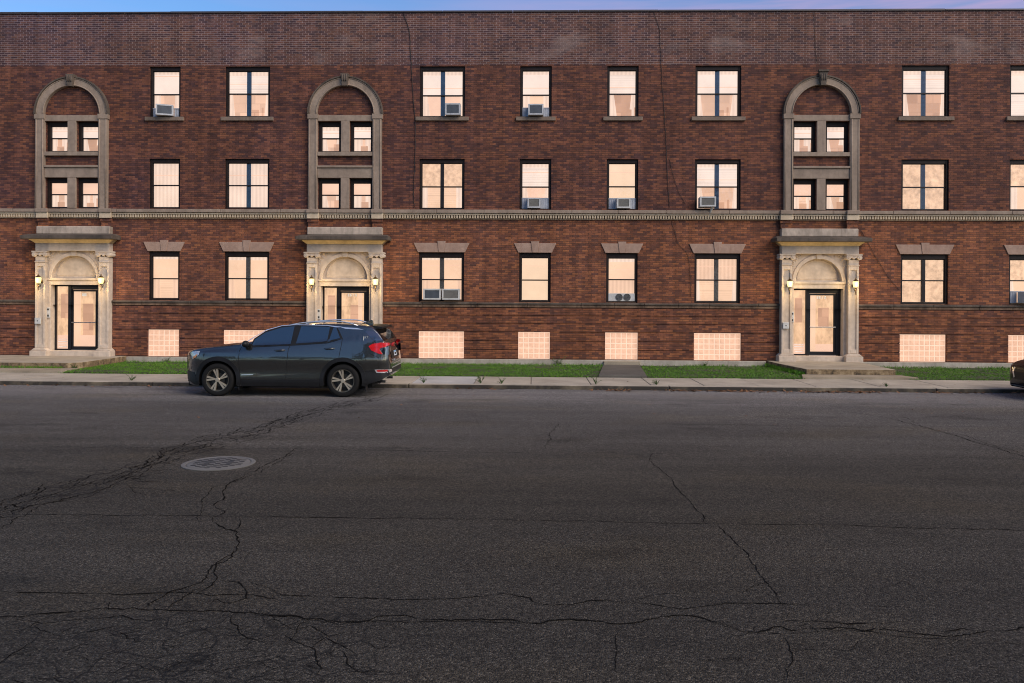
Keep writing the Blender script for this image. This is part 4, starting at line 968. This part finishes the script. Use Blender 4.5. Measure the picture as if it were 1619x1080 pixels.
def drape(poly, fn, name, mat, parent, off=.004, cut=.06, skirt=.0, mirror=True):
    """poly in a 2D plane; fn(u, v, off, side) -> point on the body"""
    o = None
    bm = bmesh.new(); vs = [bm.verts.new((p[0], p[1], 0)) for p in poly]; bm.faces.new(vs)
    bmesh.ops.triangulate(bm, faces=bm.faces[:])
    for _ in range(5):
        e = [q for q in bm.edges if q.calc_length() > cut]
        if not e: break
        bmesh.ops.subdivide_edges(bm, edges=e, cuts=1); bmesh.ops.triangulate(bm, faces=[f for f in bm.faces if len(f.verts) > 3])
    if skirt:
        be = [q for q in bm.edges if q.is_boundary]; r = bmesh.ops.extrude_edge_only(bm, edges=be); new = {v for v in r['geom'] if isinstance(v, bmesh.types.BMVert)}
    else: new = set()
    bm.verts.index_update(); b = MB()
    V = [(v.co.x, v.co.y, (off-skirt) if v in new else off) for v in bm.verts]; F = [tuple(v.index for v in f.verts) for f in bm.faces]; bm.free()
    for sd in ((-1, 1) if mirror else (-1,)):
        b = MB(); b.add([fn(u, v, w, sd) for u, v, w in V], F if sd < 0 else [f[::-1] for f in F]); o = b.build(name, mat, parent, auto=R(35))
    return o
def wheel(parent, x, y, zc, rt, wdt, side, style):
    s = side
    w = MB().lathe([(rt*.70,-wdt/2+.03),(rt*.715,-wdt/2+.006),(rt*.78,-wdt/2),(rt-.035,-wdt/2+.002),(rt-.010,-wdt/2+.018),(rt,-wdt/2+.045),(rt,wdt/2-.045),(rt-.010,wdt/2-.018),(rt-.035,wdt/2-.002),(rt*.78,wdt/2),(rt*.715,wdt/2-.006),(rt*.70,wdt/2-.03)], (0,0,0), 'Y', 48).build('wheel', CM['tyre'], parent, auto=R(50))
    w.location = (x, y, zc)
    R0 = rt*.70; f = wdt/2-.008
    MB().lathe([(R0+.002,f-.01),(R0-.001,f+.004),(R0-.014,f+.002),(R0-.02,f-.02),(R0-.03,0),(R0-.03,-f)], (0,0,0), 'Y', 48).build('rim', CM['rimlip'], w, auto=R(40))
    MB().lathe([(.0001,f-.085),(R0-.025,f-.085)], (0,0,0), 'Y', 32).build('rim_back', CM['rimdark'], w)
    MB().lathe([(.0001,f-.06),(.145,f-.06),(.145,f-.075)], (0,0,0), 'Y', 32).build('brake_disc', CM['disc'], w)
    sp, dk = MB(), MB()
    n = 5
    for k in range(n):
        a0 = 2*PI*k/n+.35
        def pt(r, a, yy): return (r*math.cos(a), -yy, r*math.sin(a))
        for dlt in (-.15, .15):
            tw = .16
            A = [(.045, a0+dlt*.6-.20), (.045, a0+dlt*.6+.20), (R0-.008, a0+tw+dlt+.092), (R0-.008, a0+tw+dlt-.092)]
            A = A[::-1]
            fr = [pt(r, a, f-.004 if r > .1 else f-.012) for r, a in A]; bk = [pt(r, a, f-.05) for r, a in A]
            sp.add(fr+bk, [(0,1,2,3),(0,4,5,1),(1,5,6,2),(2,6,7,3),(3,7,4,0)])
        A = [(.05, a0-.16), (.05, a0+.16), (R0-.01, a0+.16+.12), (R0-.01, a0+.16-.12)][::-1]
        dk.add([pt(r, a, f-.018) for r, a in A]+[pt(r, a, f-.055) for r, a in A], [(0,1,2,3),(0,4,5,1),(1,5,6,2),(2,6,7,3),(3,7,4,0)])
    sp.build('spoke', CM['rim'], w); dk.build('spoke_web', CM['rimdark'], w)
    MB().lathe([(.050,f-.03),(.050,f-.010),(.044,f-.004),(.0001,f-.003)], (0,0,0), 'Y', 20).build('hub_cap', CM['rim'], w, auto=R(40))
    if s > 0: w.rotation_euler.z = PI
    return w

# ---- dark crossover SUV, traced in metres from its front axle (x rearwards)
SUV = dict(x0=-.90, x1=3.72, mid=1.5, r=.055, tumble=.34, axles=(0.0, 2.72), ra=.425, zc=.355, sm=.03,
    plan=[(-.90,.25),(-.89,.31),(-.86,.41),(-.80,.53),(-.70,.67),(-.60,.77),(-.48,.85),(-.32,.90),(-.15,.915),(0,.92),(2.9,.92),(3.2,.912),(3.42,.89),(3.55,.865),(3.63,.83),(3.68,.78),(3.705,.72),(3.72,.64)],
    top=[(-.90,.66),(-.885,.80),(-.85,.90),(-.78,.965),(-.6,1.015),(-.3,1.06),(0,1.095),(.35,1.13),(.60,1.155),(.78,1.235),(1.05,1.365),(1.3,1.455),(1.55,1.52),(1.85,1.565),(2.2,1.588),(2.6,1.59),(3.0,1.57),(3.30,1.54),(3.36,1.50),(3.46,1.41),(3.55,1.29),(3.61,1.19),(3.65,1.08),(3.68,.95),(3.70,.82),(3.72,.68)],
    bot=[(-.90,.52),(-.88,.42),(-.82,.30),(-.7,.24),(-.5,.22),(3.15,.24),(3.3,.30),(3.5,.36),(3.62,.41),(3.69,.46),(3.72,.54)],
    belt=[(-.9,.95),(.5,1.07),(.75,1.10),(2.65,1.235),(3.3,1.27),(3.72,1.27)])
def make_suv():
    root = empty('parked_car'); B = Body(SUV)
    X, S, vs, fs = B.loft(); mb = MB(); mb.add(vs, fs); body = mb.build('body', CM['paint'], root, auto=R(32))
    def side(u, v, off, sd): return (u, sd*(B.y(u, v)+off), v)
    def rear(u, v, off, sd): return (B.xrear(u, v)+off, u if sd < 0 else -u, v)
    def T(xz, yz):                                                    # photo crop pixels -> body coordinates, allowing for the set-back of the surface
        k = 0
        for _ in range(4):
            xi = (xz-2377*k)/(1-k); yi = (yz+85*k)/(1-k); x = (xi-270)/305.7; z = (584-yi)/305.7
            k = max(0, (.92-B.y(min(x, 3.70), z)))/17.6
        return (x, z)
    S_ = lambda pts, name, mat, off=.004, parent=root, **k: drape([T(*p) for p in pts], side, name, CM[mat], parent, off, **k)
    Z_ = lambda pts, name, mat, off=.004, parent=root, **k: drape(pts, side, name, CM[mat], parent, off, **k)
    # windscreen and rear window are slices of the body skin, 4 mm proud
    n = len(S[0])
    def skin(xa, xb, ja, name):
        idx = [i for i, x in enumerate(X) if xa <= x <= xb]; b = MB(); N = 2*n-1; v = []; f = []
        J = list(range(ja, N-ja))
        for i in idx:
            for j in J:
                q = Vector(vs[i*N+j]); i2 = min(i+1, len(X)-1); t1 = Vector(vs[i2*N+j])-Vector(vs[(i-1)*N+j]); t2 = Vector(vs[i*N+j+1])-Vector(vs[i*N+j-1]); nn = t2.cross(t1).normalized()
                if nn.z < 0: nn = -nn
                v.append(q+nn*.005)
        m_ = len(J)
        for i in range(len(idx)-1): f += [(i*m_+j, i*m_+j+1, (i+1)*m_+j+1, (i+1)*m_+j) for j in range(m_-1)]
        b.add(v, f); return b.build(name, CM['glass'], root, smooth=True)
    skin(.66, 1.58, 19, 'windscreen'); rw = skin(3.38, 3.60, 18, 'rear_window'); rw.data.materials[0] = CM['rearglass']
    # side glass
    bl = S_([(492,250),(515,202),(590,152),(700,118),(790,111),(1000,113),(1062,118),(1098,192),(1000,222),(770,240)], 'window_surround', 'black', .002)
    S_([(502,246),(522,207),(592,161),(700,127),(784,118),(757,236)], 'side_window', 'glass', .006); S_([(792,232),(828,118),(1018,121),(998,214),(960,220)], 'side_window', 'glass', .006); S_([(1010,211),(1042,122),(1058,124),(1084,194)], 'side_window', 'glass', .006)
    S_([(428,247),(436,240),(520,188),(600,141.5),(700,113.5),(790,106),(1000,110),(1105,121),(1062,124),(1000,114),(790,110),(700,118),(598,147),(520,193),(445,243)], 'chrome_trim', 'chrome', .009)
    S_([(1085,122),(1112,123),(1195,128),(1240,138),(1150,135),(1120,133)], 'chrome_trim', 'chrome', .009)
    S_([(500,252),(760,240),(1000,223),(1100,193),(1100,198),(1000,229),(760,246),(500,258)], 'chrome_trim', 'black', .008)
    S_([(1240,142),(1296,147),(1330,160),(1372,215),(1322,216),(1300,205)], 'quarter_window', 'glass', .006)
    # shut lines
    sm = MB()
    def seam(pts, w=.010):
        q = [T(*p) for p in pts]; line = []
        for a, b in zip(q, q[1:]):
            nn = max(1, int(math.dist(a, b)/.05)); line += [(a[0]+(b[0]-a[0])*k/nn, a[1]+(b[1]-a[1])*k/nn) for k in range(nn)]
        line.append(q[-1])
        for sd in (-1, 1):
            for a, b in zip(line, line[1:]):
                dx, dz = b[0]-a[0], b[1]-a[1]; l = math.hypot(dx, dz) or 1; nx, nz_ = -dz/l*w/2, dx/l*w/2
                sm.quad(side(a[0]+nx,a[1]+nz_,.0025,sd), side(a[0]-nx,a[1]-nz_,.0025,sd), side(b[0]-nx,b[1]-nz_,.0025,sd), side(b[0]+nx,b[1]+nz_,.0025,sd))
    seam([(757,240),(742,270),(735,330),(728,400),(726,475)]); seam([(1100,195),(1092,240),(1080,300),(1075,330)]); seam([(440,246),(420,280),(412,340),(420,420),(425,470)]); seam([(425,472),(726,478),(975,468)])
    seam([(1062,122),(1078,150),(1098,193)]); seam([(1248,140),(1290,185),(1320,225)], .014); seam([(130,283),(250,262),(430,240)], .008); seam([(1290,300),(1340,320),(1345,390)], .008)
    sm.build('shut_line', CM['seam'], root)
    fc = S_([(1136,258),(1160,250),(1200,250),(1216,262),(1212,290),(1190,300),(1150,300),(1136,285)], 'fuel_flap', 'paint', .0035)
    # plastic cladding
    for i, c in enumerate(SUV['axles']):
        ro, ri = .505, .418; A = [(c+ro*math.cos(a), .355+ro*math.sin(a)) for a in [R(-14+208*k/22) for k in range(23)]]; I = [(c+ri*math.cos(a), .355+ri*math.sin(a)) for a in [R(-14+208*k/22) for k in range(23)]]
        for sd in (-1, 1):
            b = MB()
            for k in range(22):
                f4 = lambda p, o: side(p[0], p[1], o, sd)
                b.quad(f4(I[k], .016), f4(A[k], .012), f4(A[k+1], .012), f4(I[k+1], .016)); b.quad(f4(A[k], .012), f4(A[k], -.002), f4(A[k+1], -.002), f4(A[k+1], .012))
                p, q = f4(I[k], .016), f4(I[k+1], .016); b.quad(p, q, (q[0], q[1]-sd*.12, q[2]), (p[0], p[1]-sd*.12, p[2]))
            b.build('wheel_arch_cladding', CM['black'], root, auto=R(35))
    Z_([(.505,.225),(2.215,.225),(2.215,.30),(2.20,.38),(.52,.36)], 'rocker_cladding', 'black', .012, skirt=.012)
    Z_([(.52,.385),(.53,.375),(2.19,.395),(2.18,.405)], 'rocker_strip', 'paint', .014)
    Z_([(.52,.462),(.78,.470),(.775,.482),(.53,.476)], 'door_badge', 'chrome', .006)
    Z_([(-.86,.44),(-.82,.34),(-.5,.23),(-.44,.24),(-.50,.42),(-.55,.50),(-.84,.54)], 'front_bumper_cladding', 'black', .008)
    b = MB(); mats = []
    lower = [(3.20,.26),(3.30,.30),(3.5,.37),(3.62,.42),(3.685,.47),(3.712,.54),(3.700,.60),(3.60,.60),(3.40,.585),(3.2,.57),(3.17,.42)]
    Z_(lower, 'rear_bumper_cladding', 'black', .008)
    def rearpanel(y0, y1, z0, z1, name, mat, off, cut=.05, sub=True):
        return drape([(y0,z0),(y1,z0),(y1,z1),(y0,z1)], rear, name, CM[mat], root, off, cut, mirror=False)
    rearpanel(-.60,.60,.50,.61,'rear_bumper_cladding','black',.008)
    rearpanel(-.62,.62,.615,.64,'bumper_strip','chrome',.012)
    S_([(1312,400),(1330,398),(1420,396),(1424,412),(1400,420),(1325,420)], 'bumper_strip', 'chrome', .009); S_([(1326,402),(1400,399),(1398,411),(1332,413)], 'reflector', 'red', .014)
    # lights
    S_([(1272,246),(1300,230),(1350,222),(1408,222),(1414,232),(1385,250),(1352,256),(1345,268),(1364,297),(1345,297),(1290,274)], 'tail_lamp', 'red', .012, skirt=.012)
    S_([(1352,262),(1388,253),(1414,240),(1418,252),(1414,300),(1370,300)], 'tail_lamp_lower', 'glass', .007)
    rearpanel(-.66,-.46,1.06,1.14,'tail_lamp','red',.010); rearpanel(.46,.66,1.06,1.14,'tail_lamp','red',.010)
    rearpanel(-.49,.49,.82,.97,'tailgate_panel','black',.006)
    rearpanel(-.16,.16,.855,.965,'number_plate','plate',.012); rearpanel(-.15,.15,.935,.96,'plate_print','plateblue',.0135); rearpanel(-.10,.10,.88,.92,'plate_print','seam',.0135)
    rearpanel(-.50,.50,.70,.715,'tailgate_strip','chrome',.010)
    S_([(108,290),(158,285),(150,310),(112,338),(100,332),(98,310)], 'headlamp', 'clear', .008); S_([(112,322),(140,305),(132,326),(114,337)], 'indicator', 'amber', .012)
    drape([(-.50,.55),(.50,.55),(.54,.86),(-.54,.86)], lambda u, v, off, sd: (B.xfront(u, v)-off, u if sd > 0 else -u, v), 'grille', CM['black'], root, .006, .05, mirror=False)
    # handles, mirrors, rails, spoiler, aerial, mudflaps, underbody
    def hnd(xz, yz, w=.215):
        x, z = T(xz, yz)
        for sd in (-1, 1):
            y = B.y(x, z); h = MB().tube([(x-w/2, sd*(y+.002), z), (x-w/2+.03, sd*(y+.032), z), (x, sd*(y+.038), z+.004), (x+w/2-.03, sd*(y+.032), z+.006), (x+w/2, sd*(y+.002), z+.006)], [.014,.016,.017,.016,.013], 8)
            h.build('door_handle', CM['paint'], root, smooth=True)
            MB().ball((x+.02, sd*(y-.006), z-.004), .075, .010, .026, 12, 6).build('handle_cup', CM['seam'], root, smooth=True)
    hnd(686, 278); hnd(1014, 264)
    for sd in (-1, 1):
        x, z = T(478, 240); y = B.y(x, 1.1)
        MB().ball((x-.02, sd*(y+.115), z+.015), .075, .115, .075, 14, 8).tube([(x-.02, sd*(y-.02), z-.06), (x-.02, sd*(y+.08), z-.035)], .022, 6).build('wing_mirror', CM['black'], root, smooth=True)
        pts = []
        for k in range(15):
            u = k/14; x = 1.28+(3.02-1.28)*u; h = .072*min(1, 6*min(u, 1-u))-.012; pts.append((x, sd*(B.y(x, B.top(x)-.10)-.055), B.top(x)-.028+h))
        MB().tube(pts, [.012]+[.015]*13+[.012], 8).build('roof_rail', CM['chrome'], root, smooth=True)
    sp = MB(); rows = []
    for y in [-.62+1.24*k/12 for k in range(13)]:
        e = 1-(abs(y)/.62)**4*.35; rows.append([(3.24, y, 1.552-abs(y)**2*.06), (3.40, y, 1.546-abs(y)**2*.06), (3.40+.16*e, y, 1.528-abs(y)**2*.07), (3.40+.165*e, y, 1.498-abs(y)**2*.07), (3.40, y, 1.49-abs(y)**2*.05), (3.30, y, 1.48-abs(y)**2*.05)])
    vsp = [p for r_ in rows for p in r_]; sp.add(vsp, [(i*6+j, i*6+(j+1)%6, (i+1)*6+(j+1)%6, (i+1)*6+j) for i in range(12) for j in range(6)]+[tuple(range(5,-1,-1)), tuple(72+j for j in range(6))])
    sp.build('spoiler', CM['black'], root, auto=R(40))
    MB().prism([(2.98,1.57),(3.20,1.54),(3.19,1.635),(3.15,1.645)], -.025, .025).build('roof_aerial', CM['paint'], root, bevel=.01)
    for sd in (-1, 1):
        MB().box(3.20, 3.215, min(sd*.66,sd*.88), max(sd*.66,sd*.88), .13, .40).build('mudflap', CM['black'], root)
        MB().box(.455, .47, min(sd*.66,sd*.88), max(sd*.66,sd*.88), .14, .36).build('mudflap', CM['black'], root)
    MB().box(-.75, 3.3, -.60, .60, .20, .62).box(-.3, 3.1, -.62, .62, .62, .85).build('underbody', CM['seam'], root)
    for sd in (-1, 1): MB().tube([(3.3, sd*.45, .31), (3.56, sd*.47, .31)], .032, 10).build('exhaust', CM['rimdark'], root, smooth=True)
    MB().tube([(3.47,.0,1.30),(3.50,.3,1.24)], .012, 6).ball((3.585,.02,1.08), .03, .06, .03, 8, 6).build('rear_wiper', CM['black'], root, smooth=True)
    for c in SUV['axles']:
        for sd in (-1, 1): wheel(root, c, sd*.80, .355, .355, .225, sd, 0)
    # lettering
    x, z = T(1255, 189); text_mesh('trim_lettering', 'SLT', .062, CM['chrome'], root, Matrix.Translation((x, -(B.y(x, z)+.004), z)) @ Matrix.Rotation(R(90), 4, 'X'), .003)
    RM = lambda y, z: Matrix.Translation((B.xrear(y, z)+.012, y, z)) @ Matrix.Rotation(R(90), 4, 'Z') @ Matrix.Rotation(R(90), 4, 'X')
    text_mesh('emblem_lettering', 'GMC', .13, CM['red'], root, RM(0, 1.09), .006); text_mesh('model_lettering', 'TERRAIN', .055, CM['chrome'], root, RM(-.30, .775), .004)
    return root
suv = make_suv()
fx, _z = P(343, 602, -7.47)
suv.location = (fx, -6.55, 0)
tag(suv, 'dark grey crossover car with chrome roof rails parked at the kerb', 'car')

# ---- black cherry saloon, only its nose in the frame
SED = dict(x0=-.92, x1=3.95, mid=1.6, r=.07, tumble=.42, axles=(0.0, 2.78), ra=.37, zc=.32, sm=.04,
    plan=[(-.92,.50),(-.90,.62),(-.85,.72),(-.76,.80),(-.6,.86),(-.4,.885),(-.1,.90),(3.2,.90),(3.6,.87),(3.8,.82),(3.9,.74),(3.95,.62)],
    top=[(-.92,.52),(-.90,.62),(-.85,.70),(-.72,.775),(-.5,.83),(-.1,.88),(.4,.93),(.75,.97),(1.1,1.15),(1.5,1.34),(1.9,1.42),(2.3,1.44),(2.7,1.40),(3.05,1.27),(3.35,1.12),(3.7,1.07),(3.86,1.04),(3.92,.9),(3.95,.7)],
    bot=[(-.92,.40),(-.89,.28),(-.8,.20),(-.5,.18),(3.2,.2),(3.7,.28),(3.9,.36),(3.95,.45)], belt=[(-.92,.78),(.7,.90),(3.0,1.0),(3.95,1.02)])
def make_saloon():
    root = empty('parked_car'); B = Body(SED); X, S, vs, fs = B.loft(); mb = MB(); mb.add(vs, fs); mb.build('body', CM['burg'], root, auto=R(32))
    side = lambda u, v, off, sd: (u, sd*(B.y(u, v)+off), v)
    front = lambda u, v, off, sd: (B.xfront(u, v)-off, u if sd > 0 else -u, v)
    D_ = lambda pts, name, mat, off=.005, **k: drape(pts, side, name, CM[mat], root, off, **k)
    D_([(1.02,1.0),(1.30,1.17),(1.62,1.32),(2.0,1.36),(1.95,.98)], 'side_window', 'glass'); D_([(2.0,.985),(2.05,1.36),(2.5,1.35),(2.85,1.2),(2.9,1.03)], 'side_window', 'glass')
    D_([(-.80,.66),(-.74,.715),(-.52,.735),(-.38,.72),(-.50,.66),(-.72,.625)], 'headlamp', 'clear', .008, skirt=.008); D_([(-.72,.66),(-.58,.69),(-.56,.67),(-.70,.645)], 'headlamp_strip', 'chrome', .012)
    drape([(-.42,.40),(.42,.40),(.46,.62),(-.46,.62)], front, 'grille', CM['black'], root, .006, .05, mirror=False)
    for pts in ([(-.50,.66),(-.44,.66),(-.38,.44),(-.42,.42)], [(.44,.66),(.50,.66),(.42,.42),(.38,.44)]): drape(pts, front, 'grille_trim', CM['chrome'], root, .012, .05, mirror=False)
    drape([(-.70,.235),(.70,.235),(.70,.255),(-.70,.255)], front, 'bumper_strip', CM['chrome'], root, .008, .05, mirror=False)
    D_([(-.84,.30),(-.78,.24),(-.55,.22),(-.48,.30),(-.60,.36)], 'fog_lamp_recess', 'black', .005); D_([(.38,.19),(2.4,.19),(2.4,.27),(.38,.26)], 'rocker_cladding', 'black', .008)
    for sd in (-1, 1):
        MB().ball((.98, sd*(B.y(.98,.95)+.10), 1.0), .08, .11, .07, 12, 8).tube([(.98,sd*.8,.93),(.98,sd*.92,.96)], .02, 6).build('wing_mirror', CM['burg'], root, smooth=True)
    n = len(S[0]); N = 2*n-1; idx = [i for i, x in enumerate(X) if .82 <= x <= 1.55]; v = []; f = []; J = list(range(19, N-19))
    for i in idx: v += [Vector(vs[i*N+j])+Vector((-.003,0,.006)) for j in J]
    for i in range(len(idx)-1): f += [(i*len(J)+j, i*len(J)+j+1, (i+1)*len(J)+j+1, (i+1)*len(J)+j) for j in range(len(J)-1)]
    b = MB(); b.add(v, f); b.build('windscreen', CM['glass'], root, smooth=True)
    MB().box(-.7, 3.5, -.58, .58, .18, .55).build('underbody', CM['seam'], root)
    for c in SED['axles']:
        for sd in (-1, 1): wheel(root, c, sd*.785, .32, .32, .215, sd, 0)
    return root
sal = make_saloon(); sal.location = (P(1597, 605, -6.9)[0]+1.42, -6.60, 0)
tag(sal, 'black cherry saloon car with its nose at the right edge of the picture', 'car')

# ------------------------------------------------------------------ street trees opposite, behind the photographer (they shade the near lane and show in car paint and glass)
lfm = NT('tree leaves'); lfm.base(lfm.mix((.030,.055,.012), (.115,.105,.025), lfm.ramp(lfm.noise(.9, 5), [(.35, 0), (.65, 1)])), .6)
bark = plain('bark', (.07,.055,.04), .9, bump=.5)
def tree(h, sp):
    o = empty('street_tree'); t = MB(); ends = []
    t.tube([(0,0,0),(.03,.02,h*.2),(0,.05,h*.38)], [.24,.19,.15], 10)
    for k in range(9):
        a = 2*PI*k/9+random.uniform(-.3,.3); l = sp*random.uniform(.6,1.0); z0 = h*random.uniform(.30,.42)
        e = Vector((math.cos(a)*l, math.sin(a)*l, h*random.uniform(.5,.95))); t.tube([(0,.05,z0),(e.x*.5,e.y*.5,z0+(e.z-z0)*.6),tuple(e)], [.10,.06,.02], 6); ends += [e, e*.7+Vector((0,0,h*.1)), Vector((e.x*.4,e.y*.4,e.z*1.05))]
    t.build('trunk', bark, o); c = MB()
    for e in ends:
        for _ in range(150):
            p = e+Vector((random.gauss(0,.55), random.gauss(0,.55), random.gauss(0,.45))); u = Vector((random.gauss(0,1),random.gauss(0,1),random.gauss(0,1))).normalized()*.16; v = u.orthogonal().normalized()*.09
            c.add([p-u, p-v, p+u, p+v], [(0,1,2,3)])
    c.build('crown', lfm.m, o); return o
TREES = [(-25,-28.6,1.15),(-4.6,-28.8,1.1),(3.2,-29.4,1.25),(11,-28.7,1.15),(19,-29.3,1.2),(-16,-47,.95),(-24,-50,1.1),(-9,-49,1.05)]
t0 = tree(8.2, 3.0)
for i, (x, y, s) in enumerate(TREES):
    o = t0 if i == 0 else copy_tree(t0); o.location = (x, y, .1); o.scale = (s, s, s); o.rotation_euler.z = i*1.9
    tag(o, 'leafy tree across the street from the brick building', 'tree', 'street trees opposite')
